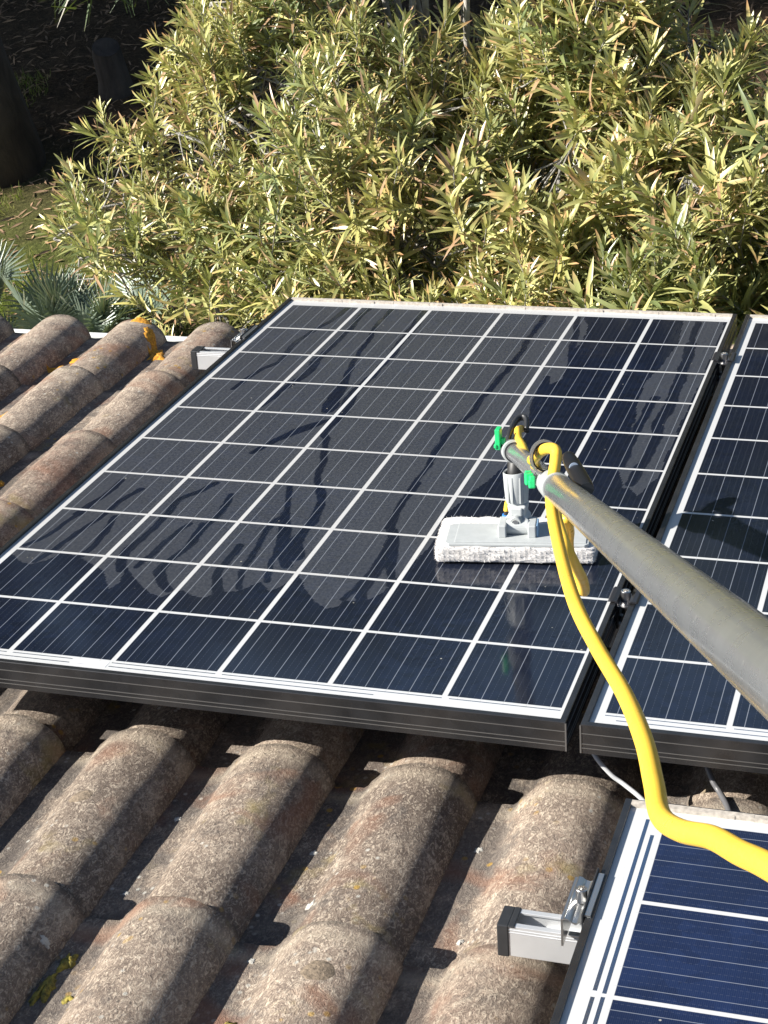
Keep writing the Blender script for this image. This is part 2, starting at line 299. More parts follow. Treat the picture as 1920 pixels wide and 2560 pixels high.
# lichen and moss growths on the tiles
def m_lichen(name, c1, c2):
    m, t, n, b = mat(name); g = NG(t); P = g.obj(); f = g.noise(P, 160, 5, .7)
    g.put(b.inputs['Base Color'], g.ramp(f, [(.35, c1), (.65, c2)])); b.inputs['Roughness'].default_value = .95
    g.put(b.inputs['Normal'], g.bump(f, 1., .003)); return m
M_LO = m_lichen('orange_lichen', (.30, .12, .012), (.72, .36, .03)); M_LY = m_lichen('yellow_moss', (.07, .065, .02), (.36, .29, .05)); M_LW = m_lichen('pale_lichen', (.28, .27, .24), (.5, .49, .45))
M_LD = m_lichen('brown_lichen', (.11, .085, .06), (.26, .20, .14))
from mathutils.bvhtree import BVHTree
_bvh = BVHTree.FromPolygons([v.co for v in tiles.data.vertices], [tuple(p.vertices) for p in tiles.data.polygons])
def patch(u, v, r, m, name, h=.003, stretch=1.0, ang=0., rough=.35):
    """irregular growth hugging the tile surface, cast straight down on it"""
    rings, seg = 5, 26; vs = []; sd_ = random.random() * 99
    for k in range(rings + 1):
        for i in range(seg):
            a = 2 * math.pi * i / seg; rr = r * (k / rings) * (1 + rough * noise.noise((math.cos(a) * 2.2 + sd_, math.sin(a) * 2.2, 0)) * 2)
            x, y = rr * math.cos(a) * stretch, rr * math.sin(a); pu = u + x * math.cos(ang) - y * math.sin(ang); pv = v + x * math.sin(ang) + y * math.cos(ang)
            hit = _bvh.ray_cast(Vector((pu, pv, .02)), Vector((0, 0, -1)))[0]
            z = hit.z if hit else -.16
            e = (1 - (k / rings) ** 3); vs.append((pu, pv, z + h * e * (.7 + .9 * abs(noise.noise((pu * 160, pv * 160, sd_)))) + (.0004 if k < rings else -.0005)))
    fs = [(k * seg + i, (k + 1) * seg + i, (k + 1) * seg + (i + 1) % seg, k * seg + (i + 1) % seg) for k in range(rings) for i in range(seg)]
    mb = MB(); mb.add(vs, fs); return mb.build(name, m, house, smooth=True)
for q in [(-.562, 1.53, .022, M_LO, 'lichen_patch', .006, 1.3, .3), (-.535, 1.50, .016, M_LO, 'lichen_patch', .005, 1.5, 0.), (-.545, 1.585, .014, M_LO, 'lichen_patch', .005, 1.5, 0.), (-.443, 1.735, .017, M_LO, 'lichen_patch', .005, 1.4, 0),
          (-.372, 1.645, .02, M_LO, 'lichen_patch', .005, 1.9, 1.9), (-.405, 1.69, .014, M_LO, 'lichen_patch', .004, 1.9, 2.0), (-.545, 1.20, .022, M_LO, 'lichen_patch', .005, 1.3, .2), (-.37, .885, .014, M_LO, 'lichen_patch', .005),
          (.440, -.475, .010, M_LY, 'moss_patch', .007, 2.6, 1.5, .5), (.446, -.43, .009, M_LY, 'moss_patch', .006, 1.6, 1.4, .5), (.476, -.489, .007, M_LY, 'moss_patch'), (.674, -.492, .010, M_LY, 'moss_patch', .005),
          (.417, -.425, .006, M_LW, 'lichen_patch', .001), (.69, -.26, .007, M_LW, 'lichen_patch', .002), (.335, -.161, .014, M_LD, 'lichen_patch', .001, 1.3, 0, .08), (.765, -.434, .018, M_LD, 'lichen_patch', .001, 1.2, 0, .08),
          (.905, -.31, .012, M_LD, 'lichen_patch', .002), (.885, -.28, .005, M_LW, 'lichen_patch', .002), (.655, -.15, .005, M_LW, 'lichen_patch', .001), (.45, -.28, .004, M_LW, 'lichen_patch', .001),
          (.452, -.12, .005, M_LW, 'lichen_patch', .001), (.861, -.10, .006, M_LW, 'lichen_patch', .001), (.66, -.38, .005, M_LW, 'lichen_patch', .001)]:
    patch(*q)

# ================================================================ SOLAR PANELS
CP = .1585
M_FR = simple('black_anodised_aluminium', (.018, .018, .019), .25, .0, .6, noise_amt=.25, nscale=35)
M_FRL = simple('worn_frame_edge', (.15, .145, .14), .4, .5)
def m_cells(name, nu, nv, ou, ov, busdir, length_u, length_v, clean=False):
    """laminate: white backsheet, dark cells, ribbons, glass gloss. object coords = roof u, v from the panel's corner cell"""
    m, t, n, b = mat(name); g = NG(t); P = g.obj(); x, y, z = g.xyz(P)
    def cellc(c, o, N, gap):
        q = g.math('DIVIDE', g.math('SUBTRACT', c, o), CP); fr = g.math('FRACT', q)
        d = g.math('MULTIPLY', g.math('MINIMUM', fr, g.math('SUBTRACT', 1.0, fr)), CP)     # distance to the cell border
        ins = g.math('MULTIPLY', g.mapr(q, -.0001, .0001), g.mapr(q, N + .0001, N - .0001))
        return q, fr, g.math('MULTIPLY', g.mapr(d, gap / 2 - .0004, gap / 2 + .0004), ins), ins
    qu, fu, mu, iu = cellc(x, ou, nu, .0072); qv, fv, mv, iv = cellc(y, ov, nv, .0062)
    cell = g.math('MULTIPLY', mu, mv)
    if busdir == 'v': cell = g.math('MULTIPLY', cell, g.math('MULTIPLY', g.mapr(y, .0078, .0086), g.mapr(y, 1.5825, 1.5817)))
    fb, fl, lb, ib = (fu, fv, y, mu) if busdir == 'v' else (fv, fu, x, mv)
    f5 = g.math('FRACT', g.math('MULTIPLY', g.math('SUBTRACT', fb, .02), 5 / .96))
    bus = g.mapr(g.math('ABSOLUTE', g.math('SUBTRACT', f5, .5)), .021, .011)
    span = g.math('MULTIPLY', ib, g.math('MULTIPLY', iu, iv))
    bus = g.math('MULTIPLY', bus, span)
    # printed fingers across the busbars and the faint dotted lines beside them
    fing = g.math('MULTIPLY', g.mapr(g.math('ABSOLUTE', g.math('SUBTRACT', g.math('FRACT', g.math('MULTIPLY', fl, 78)), .5)), .16, .05), .10)
    f15 = g.math('FRACT', g.math('ADD', g.math('MULTIPLY', f5, 3), .0))
    dot = g.math('MULTIPLY', g.mapr(g.math('ABSOLUTE', g.math('SUBTRACT', f15, .5)), .05, .02), g.mapr(g.math('FRACT', g.math('MULTIPLY', fl, 26)), .62, .55))
    # multicrystalline grain
    vo = g.node('ShaderNodeTexVoronoi'); g.put(vo.inputs['Vector'], P); vo.inputs['Scale'].default_value = 70; grain = g.xyz(vo.outputs[1])[0]
    celln = g.noise(g.vscale(P, (1, 1, 0)), 3.1, 2)
    navy = g.mix(grain, *((.0034, .0056, .0135), (.0055, .0092, .023)) if busdir == 'v' else ((.006, .012, .042), (.009, .019, .064))); navy = g.mix(g.mapr(celln, .4, .6), navy, (.006, .008, .016) if busdir == 'v' else (.006, .011, .034))  # sideways panel: sky reflection put into the cell colour as a bluer tint
    colr = g.mix(fing, navy, (.10, .13, .20)); colr = g.mix(g.math('MULTIPLY', dot, .07), colr, (.35, .38, .42))
    white = g.mix(g.noise(P, 300, 2), (.50, .51, .51), (.55, .55, .545))
    colr = g.mix(cell, white, colr); colr = g.mix(g.math('MULTIPLY', bus, .46), colr, g.mix(cell, (.36, .36, .36), (.34, .37, .42)))
    dn = g.noise(P, 210, 3, .7); dn2 = g.noise(P, 7, 3); sp = g.noise(P, 900, 2, .8)
    dust = g.attr('dust')[2]
    dm = g.math('MULTIPLY', g.mapr(g.math('ADD', dust, g.math('MULTIPLY', g.math('SUBTRACT', g.noise(P, 110, 3), .5), .5)), .25, .75, smooth=True), 1.0)
    amt = g.math('MULTIPLY', dm, g.math('ADD', g.mapr(dn, .36, .66, .035, .135), g.math('MULTIPLY', dn2, .05)))
    base_amt = g.mapr(dn, .3, .7, .002, .012)
    fac = g.math('ADD', amt, base_amt); colr = g.mix(fac, colr, (.265, .275, .28))
    wd = g.math('MULTIPLY', dm, g.math('SUBTRACT', 1.0, cell)); colr = g.mix(g.math('MULTIPLY', wd, .16), colr, (.34, .31, .28))
    spk = g.math('MULTIPLY', g.mapr(g.voro(P, 46), .075, .05), g.mapr(g.noise(P, 19, 1), .60, .66)); colr = g.mix(g.math('MULTIPLY', spk, .75), colr, (.42, .40, .33))
    g.put(b.inputs['Base Color'], colr)
    wet = g.noise(g.vscale(P, (1, .55, 1)), 75, 3, .6, 2.5); ripm = g.math('MULTIPLY', g.math('SUBTRACT', 1.0, dm), g.mapr(g.noise(P, 4.5, 2), .47, .60))
    g.put(b.inputs['Roughness'], g.mapr(dm, 0, 1, .075, .34))
    b.inputs['IOR'].default_value = 1.45; b.inputs['Specular IOR Level'].default_value = .42
    g.put(b.inputs['Normal'], g.bump(g.math('MULTIPLY', wet, ripm), .22, .0012))
    return m
def dust_grid(u0, u1, v0, v1, step, tracks=None, polys=()):
    nu = int((u1 - u0) / step) + 1; nv = int((v1 - v0) / step) + 1
    U, V = np.meshgrid(np.linspace(u0, u1, nu), np.linspace(v0, v1, nv))
    D = np.zeros_like(U)
    wob_u = np.zeros_like(U)
    for k, (fx, fy, ph) in enumerate(((37, 21, 0), (71, 53, 1.3), (130, 90, 2.2))): wob_u += np.sin(fx * U + 1.7 * np.sin(fy * V + ph)) * np.cos(fy * V + ph) / (k + 1)
    wob_u *= .0022
    def inside(poly):
        c = np.zeros(U.shape, bool); n_ = len(poly)
        for i in range(n_):
            (x1, y1), (x2, y2) = poly[i], poly[(i + 1) % n_]
            if y1 == y2: continue
            cond = ((y1 > V) != (y2 > V)) & (U + wob_u < (x2 - x1) * (V - y1) / (y2 - y1) + x1); c ^= cond
        return c
    for P in polys: D[inside(P)] = 1.
    if tracks:
        for tr in tracks:
            pts = [Vector((a, b_, 0)) for a, b_, w_ in tr]; sp = spline(pts, 5)
            wd = [w_ for a, b_, w_ in tr]
            for i in range(len(sp) - 1):
                w0 = wd[min(i // 5, len(wd) - 1)]; w1 = wd[min(i // 5 + 1, len(wd) - 1)]; ww = (w0 + (w1 - w0) * (i % 5) / 5) * 1.35 + .0012
                a, b_ = sp[i], sp[i + 1]; lo_u, hi_u = min(a.x, b_.x) - .04, max(a.x, b_.x) + .04; lo_v, hi_v = min(a.y, b_.y) - .04, max(a.y, b_.y) + .04
                i0, i1 = np.searchsorted(V[:, 0], lo_v), np.searchsorted(V[:, 0], hi_v); j0, j1 = np.searchsorted(U[0], lo_u), np.searchsorted(U[0], hi_u)
                if i1 <= i0 or j1 <= j0: continue
                uu, vv = U[i0:i1, j0:j1] + wob_u[i0:i1, j0:j1], V[i0:i1, j0:j1]; du, dv = b_.x - a.x, b_.y - a.y; L2 = du * du + dv * dv + 1e-12
                tt = np.clip(((uu - a.x) * du + (vv - a.y) * dv) / L2, 0, 1); dd = np.hypot(uu - a.x - tt * du, vv - a.y - tt * dv)
                k = np.clip((dd - ww + .003) / .007, 0, 1); D[i0:i1, j0:j1] = np.minimum(D[i0:i1, j0:j1], k)
    return U, V, D
def make_panel(loc, u0, u1, v0, v1, label, m_lam, grid, ribbons, sticker=None, corner=()):
    """u0..v1 in roof coordinates; the object's origin is loc, in the laminate's cell corner"""
    th, lip, dep = .042, .0085, .0045
    root = roof_thing('solar_panel', loc, label, 'solar panel', 'solar panels on the roof'); B = loc
    mb = MB()
    # frame: four C-profile rails, mitred at the corners
    for k in range(4):
        def c(a, z):
            ins = a; return [(u0 + ins, v0 + ins, z), (u1 - ins, v0 + ins, z), (u1 - ins, v1 - ins, z), (u0 + ins, v1 - ins, z)]
        ring = []
        for a, z in ((.0, -th), (.0, -.0008), (.0008, 0.), (lip - .0005, 0.), (lip, -.0008), (lip, -dep - .0005), (.0025, -dep - .004), (.0025, -th + .002), (.022, -th + .002), (.022, -th)):
            q = c(a, z); ring.append((q[k], q[(k + 1) % 4]))
        n_ = len(ring); vs = [r[0] for r in ring] + [r[1] for r in ring]
        mb.add(vs, [(i, (i + 1) % n_, n_ + (i + 1) % n_, n_ + i) for i in range(n_)], 0)
    # raised grooves of paler metal along the outside
    for z in (-.0135, -.0285, -.0345):
        e = .0007; z1 = z + .0009
        for a, b_ in (((u0 - e, v0 - e, z), (u1 + e, v0 + .0002, z1)), ((u0 - e, v1 - .0002, z), (u1 + e, v1 + e, z1)), ((u0 - e, v0 + .0003, z), (u0 + .0002, v1 - .0003, z1)), ((u1 - .0002, v0 + .0003, z), (u1 + e, v1 - .0003, z1))): mb.box(a, b_, 1)
    for cu, cv in corner: mb.box((cu - .0008, cv - .0009, -th + .0005), (cu + .0012, cv + .0003, -.0015), 1)
    mb.build('frame', [M_FR, M_FRL], root, base=B)
    U, V, D = grid; nv, nu = U.shape
    vs = np.stack([U.ravel() - B[0], V.ravel() - B[1], np.full(U.size, -dep - B[2])], 1)
    idx = np.arange(U.size).reshape(nv, nu); fs = np.stack([idx[:-1, :-1].ravel(), idx[:-1, 1:].ravel(), idx[1:, 1:].ravel(), idx[1:, :-1].ravel()], 1)
    mb = MB(); mb.v = [tuple(p) for p in vs.tolist()]; mb.f = [tuple(p) for p in fs.tolist()]; mb.m = [0] * len(mb.f); mb.attrs = {'dust': ('POINT', D.ravel().tolist())}
    lam = mb.build('glass_laminate', m_lam, root)
    mb = MB(); mb.box((u0 + .006, v0 + .006, -dep - .006), (u1 - .006, v1 - .006, -dep - .002)); mb.build('back_sheet', M_BACK, root, base=B)
    mb = MB()
    for a, b_ in ribbons: mb.box((a[0], a[1], -dep - .001), (b_[0], b_[1], -dep + .00025))
    mb.build('connector_ribbon', M_RIB, root, base=B)
    mb = MB(); random.seed(5)
    a = u0 + lip
    while a < u1 - lip - .01:
        b_ = min(a + random.uniform(.02, .07), u1 - lip); mb.box((a, v1 - lip - random.uniform(.001, .0035), -dep), (b_, v1 - lip + .0055, .0004 + random.uniform(0, .0003))); a = b_
    mb.build('dirt_deposit', M_DIRT, root, base=B)
    if sticker:
        su, sv = sticker; st = MB(); st.box((su, sv, -dep - .001), (su + .052, sv + .0155, -dep + .0004)); s_ = st.build('serial_sticker', M_STK, root, base=B)
        st = MB(); st.box((su + .004, sv + .0025, -dep + .0003), (su + .022, sv + .0045, -dep + .0006)); st.box((su + .004, sv + .0065, -dep + .0003), (su + .020, sv + .0075, -dep + .0006)); st.box((su + .004, sv + .0095, -dep + .0003), (su + .021, sv + .0103, -dep + .0006))
        st.build('sticker_print', M_INK, s_, base=B)
        # children of a child keep the root's frame
    return root
M_DIRT = simple('dried_dirt', (.40, .36, .31), .9, noise_amt=.3, nscale=150)
M_BACK = simple('panel_back', (.5, .5, .5), .6); M_RIB = simple('tinned_ribbon', (.36, .42, .52), .22, 1.); M_STK = simple('sticker_paper', (.70, .71, .73), .5); M_INK = simple('grey_print', (.33, .33, .35), .6)  # ribbon metal is tinted blue to stand for reflected sky
LAM1 = m_cells('laminate_main', 6, 10, 0., 0., 'v', 0, 0)
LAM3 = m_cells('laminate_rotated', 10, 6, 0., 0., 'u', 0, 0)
P1 = (-.0205, .9615, -.0335, 1.624)
g1 = dust_grid(P1[0] + .003, P1[1] - .003, P1[2] + .003, P1[3] - .003, .0028, TRACKS, (DUSTMAIN, DUSTBAND))
def rib_near(o, skip=None):
    r = []
    segs = [(.004, .155), (.165, .472), (.482, .79), (.80, .947)]
    for k, (a, b_) in enumerate(segs):
        if skip and a < skip < b_: r += [((o + a, .0008), (o + skip - .004, .0023)), ((o + skip + .056, .0008), (o + b_, .0023))]
        else: r.append(((o + a, .0008), (o + b_, .0023)))
    if skip: r += [((o + .0, -.0096), (o + skip - .004, -.0080)), ((o + skip + .056, -.0096), (o + .7, -.0080))]
    else: r += [((o + .02, -.0096), (o + .62, -.0080))]
    return r
make_panel((0, 0, 0), *P1, 'large dusty solar panel streaked by dark water tracks, with the brush standing on it', LAM1, g1, rib_near(0, .262), (.262, -.0135), ((P1[1] - .0003, P1[2]),))
O2 = 1.0005
g2 = dust_grid(O2 + P1[0] + .003, O2 + P1[1] - .003, P1[2] + .003, P1[3] - .003, .02)
make_panel((O2, 0, 0), O2 + P1[0], O2 + P1[1], P1[2], P1[3], 'clean wet solar panel at the right edge behind the pole', LAM1, g2, rib_near(O2), None, ((O2 + P1[0], P1[2]),))
# third panel, turned on its side, lower right
U3, V3 = 1.113, -.2115; Q3 = (1.065, 1.065 + 1.64, -1.178, -.184)
g3 = dust_grid(Q3[0] + .003, Q3[1] - .003, Q3[2] + .003, Q3[3] - .003, .02)
rb = [((U3 - .0185, V3 - .1585 * 2 + .006), (U3 - .0145, V3 - .004)), ((U3 - .0085, V3 - .1585 - .155), (U3 - .0045, V3 - .034)), ((U3 - .0185, V3 - .1585 * 5), (U3 - .0145, V3 - .1585 * 2 - .004)), ((U3 - .0085, V3 - .1585 * 4), (U3 - .0045, V3 - .1585 * 2 - .002))]
make_panel((U3, V3 - 6 * CP, 0), *Q3, 'solar panel, cells tinted blue for sky reflection, lying sideways in the lower right corner below the hose', LAM3, g3, rb)

# ---------------------------------------------------------------- rails, clamps, cables
M_ALU = simple('brushed_aluminium', (.62, .63, .65), .28, .9, noise_amt=.08, nscale=30)
M_ALUR = simple('rail_aluminium', (.66, .67, .68), .42, .6, noise_amt=.07, nscale=18)
M_BLK = simple('black_plastic', (.025, .026, .028), .42, noise_amt=.15, nscale=60)
M_STEEL = simple('stainless_steel', (.60, .59, .57), .3, 1.)
def rail(vc, u0, u1, label, cap=True):
    root = roof_thing('mounting_rail', (u0, vc, -.082), label, 'rail', 'mounting rails under the panels'); B = (u0, vc, -.082)
    a = [(-.0165, 0), (.0165, 0), (.0165, .0395), (.0095, .0395), (.0095, .0365), (.0135, .0365), (.0135, .022), (.006, .022), (.006, .019), (-.006, .019), (-.006, .022), (-.0135, .022), (-.0135, .0365), (-.0095, .0365), (-.0095, .0395), (-.0165, .0395)]
    mb = MB(); mb.prism([(vc + y, -.082 + z) for y, z in a], u0, u1)
    for z in (.031, .0345): mb.box((u0, vc - .0172, -.082 + z), (u1, vc - .0163, -.082 + z + .001))
    mb.build('rail_body', M_ALUR, root, base=B, bevel=.0006)
    if cap:
        mb = MB(); c = [(-.018, -.001), (.018, -.001), (.018, .0405), (-.018, .0405)]
        mb.prism([(vc + y, -.082 + z) for y, z in c], u0 - .0115, u0 + .0015)
        mb.prism([(vc + y, -.082 + z) for y, z in ((-.018, .0382), (.018, .0382), (.018, .0407), (-.018, .0407))], u0 + .001, u0 + .0085)
        mb.build('end_cap', M_BLK, root, base=B, bevel=.0032)
    return root
rail(-.377, .974, 2.72, 'silver rail with black end cap sticking out left of the lower right panel')
rail(-.98, .974, 2.72, 'silver rail under the near half of the sideways panel')
rail(1.376, -.139, 2.0, 'silver rail end sticking out at the far left edge of the main panel')
rail(.334, -.1, 2.0, 'silver rail under the near half of the main panel')

def bolt(root, u, v, n0, n1, r=.0063, B=(0, 0, 0)):
    mb = MB(); seg = 20
    ring = [(r, n1 - .0008), (r - .0008, n1), (r * .56, n1), (r * .5, n1 - .004)]
    vs = []; 
    for rr, z in [(r, n0)] + ring:
        for k in range(seg):
            c = 2 * math.pi * k / seg; q = rr
            if rr <= r * .57: q = rr / max(math.cos(((c + math.pi / 6) % (math.pi / 3)) - math.pi / 6), .8)
            vs.append((u + q * math.cos(c), v + q * math.sin(c), z))
    fs = [(j * seg + k, j * seg + (k + 1) % seg, (j + 1) * seg + (k + 1) % seg, (j + 1) * seg + k) for j in range(4) for k in range(seg)]
    fs.append(tuple(range(4 * seg, 5 * seg))); mb.add(vs, fs)
    mb.tube([(u, v, n0 - .03), (u, v, n0 + .0005)], r * .55, 12)
    return mb.build('bolt', M_STEEL, root, base=B, auto=35)
def end_clamp(u, vc, label):
    """Z-shaped end clamp holding the panel's left edge at u"""
    B = (u, vc, -.0425); root = roof_thing('end_clamp', B, label, 'clamp', 'end clamps at the panel edges')
    t = .0022
    top = [(u + .006, .0025), (u + .0, .003), (u - .001, -.002), (u - .004, -.007), (u - .009, -.0095), (u - .014, -.0085), (u - .018, -.0055), (u - .0215, -.0045), (u - .0235, -.006), (u - .0235, -.041)]
    out = []; N = len(top)
    for i, (a, z) in enumerate(top):
        p, q = top[max(i - 1, 0)], top[min(i + 1, N - 1)]; dx, dz = q[0] - p[0], q[1] - p[1]; L = math.hypot(dx, dz); out.append((a - dz / L * -t, z + dx / L * t))
    prof = top + out[::-1]
    M = Matrix(((0, 1, 0, 0), (1, 0, 0, vc), (0, 0, 1, 0), (0, 0, 0, 1)))
    mb = MB(); N2 = len(prof)
    vs = [M @ Vector((x, y, z)) for x in (-.038, .038) for y, z in prof]; fs = [(i, (i + 1) % N2, N2 + (i + 1) % N2, N2 + i) for i in range(N2)]
    for i in range(N - 1): fs += [(i, i + 1, N2 - 2 - i, N2 - 1 - i), (N2 + i, N2 * 2 - 1 - i, N2 * 2 - 2 - i, N2 + i + 1)]
    mb.add(vs, fs)
    mb.build('clamp_body', M_CLAMP, root, base=B, auto=25, bevel=.0004)
    mb = MB(); mb.box((u - .0035, vc - .040, -.0395), (u - .0008, vc + .046, .0045)); mb.build('clamp_jaw', M_BLKM, root, base=B, bevel=.001)
    bolt(root, u - .0115, vc + .001, -.0085, .0075, B=B)
    return root
M_CLAMP = simple('dark_clear_clamp', (.50, .50, .49), .3, .9); M_BLKM = simple('black_clamp_metal', (.022, .023, .026), .35, .1)
end_clamp(1.0645, -.377, 'metal end clamp with a socket bolt on the rail beside the sideways panel')
end_clamp(-.021, 1.376, 'metal end clamp with bolt at the far left edge of the main panel')
def mid_clamp(uc, vc, label):
    B = (uc, vc, -.0425); root = roof_thing('mid_clamp', B, label, 'clamp', 'mid clamps in the gap between two panels')
    prof = [(-.0215, .0012), (-.019, .0036), (-.0135, .0042), (-.0085, .0022), (-.0075, -.0055), (.0075, -.0055), (.0085, .0022), (.0135, .0042), (.019, .0036), (.0215, .0012), (.012, .0015), (.0100, .0), (.0092, -.0078), (-.0092, -.0078), (-.0100, .0), (-.012, .0015)]
    M = Matrix(((0, 1, 0, uc), (1, 0, 0, vc), (0, 0, 1, 0), (0, 0, 0, 1)))
    mb = MB(); mb.prism(prof, -.022, .022, M=M); mb.build('clamp_body', M_CLAMP2, root, base=B, auto=25)
    mb = MB(); mb.box((uc - .0088, vc - .0235, -.040), (uc - .0066, vc - .012, -.0079)); mb.box((uc + .0066, vc - .0235, -.040), (uc + .0088, vc - .012, -.0079)); mb.build('clamp_leg', M_BLKM, root, base=B)
    bolt(root, uc, vc + .003, -.0052, .0085, .0070, B=B)
M_CLAMP2 = simple('black_silver_clamp', (.09, .09, .10), .3, .8)
mid_clamp(.9712, .322, 'mid clamp with a ring-shaped bolt head in the gap near the brush')
mid_clamp(.9712, 1.352, 'mid clamp with bolt at the far end of the gap between two panels')
M_CAB = simple('grey_cable', (.36, .37, .38), .4, noise_amt=.1, nscale=40)
M_CABD = simple('dark_cable', (.10, .10, .105), .4)
def cable(pts, r, m, label):
    root = roof_thing('cable', pts[0], label, 'cable'); mb = MB(); mb.tube(spline(pts, 6), r, 10); mb.build('cable_sheath', m, root, smooth=True, base=pts[0])
def one(name, mb, m, p, label, cat, group=None, **kw):
    o = mb.build(name, m, None, base=p, **kw); o.matrix_world = RM @ Matrix.Translation(p); return tag(o, label, cat, group)
mb = MB(); pc = [(.965, .09, -.06), (.983, .02, -.068), (1.009, .003, -.09), (1.03, -.006, -.099), (1.06, -.035, -.101), (1.10, -.10, -.095), (1.14, -.22, -.08)]
mb.tube(spline(pc, 6), .0032, 10); one('cable', mb, M_CAB, pc[0], 'thin pale grey cable running from under the panels to the sideways panel', 'cable', 'thin cables under the panels', smooth=True)
mb = MB(); pc = [(1.118, .08, -.06), (1.127, .03, -.07), (1.139, .011, -.088), (1.150, .0, -.098), (1.166, -.035, -.10), (1.18, -.1, -.095), (1.20, -.22, -.08)]
mb.tube(spline(pc, 6), .004, 10); one('cable', mb, M_CABD, pc[0], 'darker cable coming down right of the yellow hose', 'cable', 'thin cables under the panels', smooth=True)

# ================================================================ CLEANING POLE AND PAD
def m_pole(name, col, rough, scr):
    m, t, n, b = mat(name); g = NG(t); P = g.obj()
    s1 = g.noise(g.vscale(P, (1, 1, 1)), 9, 5, .6, .8); s2 = g.noise(P, 60, 3, .5, 0)
    c = g.mix(g.mapr(s1, .35, .65), col, tuple(x * .86 for x in col)); c = g.mix(g.math('MULTIPLY', g.mapr(g.noise(P, 130, 2, .5, 3.), .70, .76), .45), c, (.62, .62, .60))
    g.put(b.inputs['Base Color'], c); b.inputs['Coat Weight'].default_value = .5; b.inputs['Coat Roughness'].default_value = .12; b.inputs['Metallic'].default_value = .45
    g.put(b.inputs['Roughness'], g.mapr(s2, .3, .75, rough, rough + scr)); g.put(b.inputs['Normal'], g.bump(s2, .02, .001)); return m
M_PO = m_pole('scuffed_pole', (.235, .245, .25), .24, .10); M_PI = m_pole('polished_pole', (.50, .51, .50), .12, .1)
M_GRY = simple('grey_plastic', (.40, .42, .42), .42, noise_amt=.05, nscale=80); M_GRYD = simple('grey_plastic_dull', (.33, .35, .35), .5, noise_amt=.06, nscale=60)
M_LEV = simple('lever_black', (.010, .011, .014), .35); M_GRN = simple('green_plastic', (.02, .50, .16), .35); M_BLU = simple('blue_fitting', (.05, .22, .62), .35); M_RUB = simple('black_rubber', (.02, .02, .02), .5)
M_CLR = simple('smoky_clear_plastic', (.30, .30, .29), .12); M_CLR.node_tree.nodes['Principled BSDF'].inputs['Transmission Weight'].default_value = .55
def m_hose():
    m, t, n, b = mat('yellow_hose_rubber'); g = NG(t); P = g.obj(); f = g.noise(P, 25, 5, .7); f2 = g.noise(P, 300, 3, .6)
    c = g.mix(g.mapr(f, .3, .7), (.84, .54, .062), (.78, .48, .05)); c = g.mix(g.math('MULTIPLY', g.mapr(g.noise(P, 70, 5, .75, .8), .58, .72), .45), c, (.50, .33, .05))
    g.put(b.inputs['Base Color'], c); g.put(b.inputs['Roughness'], g.mapr(f, .3, .7, .22, .5)); b.inputs['Specular IOR Level'].default_value = .5
    b.inputs['Subsurface Weight'].default_value = .08; b.inputs['Subsurface Radius'].default_value = (.01, .006, .001); b.inputs['Subsurface Scale'].default_value = .3
    g.put(b.inputs['Normal'], g.bump(f2, .15, .0006)); return m
M_HOSE = m_hose()
TB = (.801, .397, 0.)
tool = roof_thing('cleaning_pole', TB, 'long metal telescopic pole with a grey fluffy pad head resting on the central solar panel', 'cleaning tool')
HS = Vector((-.0167, .065, -.029)); E = Vector((.801, .371, .194)) + HS; PB = Vector((1.328, -1.276, .801)); ax = (PB - E).normalized()
def sh(mb):
    mb.v = [tuple(Vector(v) + HS) for v in mb.v]; return mb
def pt(d): return E + ax * d
PL = (PB - E).length
D0 = .805
mb = MB(); mb.tube([pt(-.012), pt(.02), pt(.5), pt(D0 + .06)], [.0125, .0125, .0127, .0128], 40)
mb.build('inner_tube', M_PI, tool, base=TB, auto=40)
d0 = D0
mb = MB(); mb.tube([pt(d0), pt(d0 + .004), pt(1.2), pt(PL), pt(PL * 1.6)], [.0140, .0148, .0152, .0160, .0165], 48)
mb.build('outer_tube', M_PO, tool, base=TB, auto=40)
# locking collar with lever
side = ax.cross(Vector((0, 0, 1))).normalized(); upv = side.cross(ax).normalized()
if upv.z < 0: upv = -upv
if side.x < 0: side = -side
mb = MB(); mb.tube([pt(d0 - .075), pt(d0 - .070), pt(d0 - .01), pt(d0 + .03)], [.0140, .0152, .0160, .0157], 40); mb.build('lock_collar', M_GRYD, tool, base=TB, auto=35)
def fr(d, o=(0, 0)):   # matrix: x along the pole (towards the camera), y sideways right, z up from the pole
    c = pt(d) + side * o[0] + upv * o[1]; return Matrix((( ax.x, side.x, upv.x, c.x), (ax.y, side.y, upv.y, c.y), (ax.z, side.z, upv.z, c.z), (0, 0, 0, 1)))
mb = MB(); lv = spline([(1.027, -.288, .470), (1.030, -.295, .470), (1.040, -.318, .470), (1.058, -.365, .476), (1.068, -.392, .480)], 4)
mb.tube(lv, [.0025 + .0062 * math.sin(min(k / (len(lv) - 1) * 1.9 + .35, 3.0)) for k in range(len(lv))], 20, flat=.85)
lev = mb.build('lock_lever', M_LEV, tool, base=TB, auto=50)
cd_ = Vector((.197, -.90, .388)); dc = Vector((1.0412, -.3225, .4715))
mb = MB(); mb.tube([dc, dc + cd_ * .0112, dc + cd_ * .0118], [.0052, .0052, .0046], 28); mb.build('lever_pin', simple('grey_blue_pin', (.16, .20, .26), .35), lev, base=TB, auto=40)
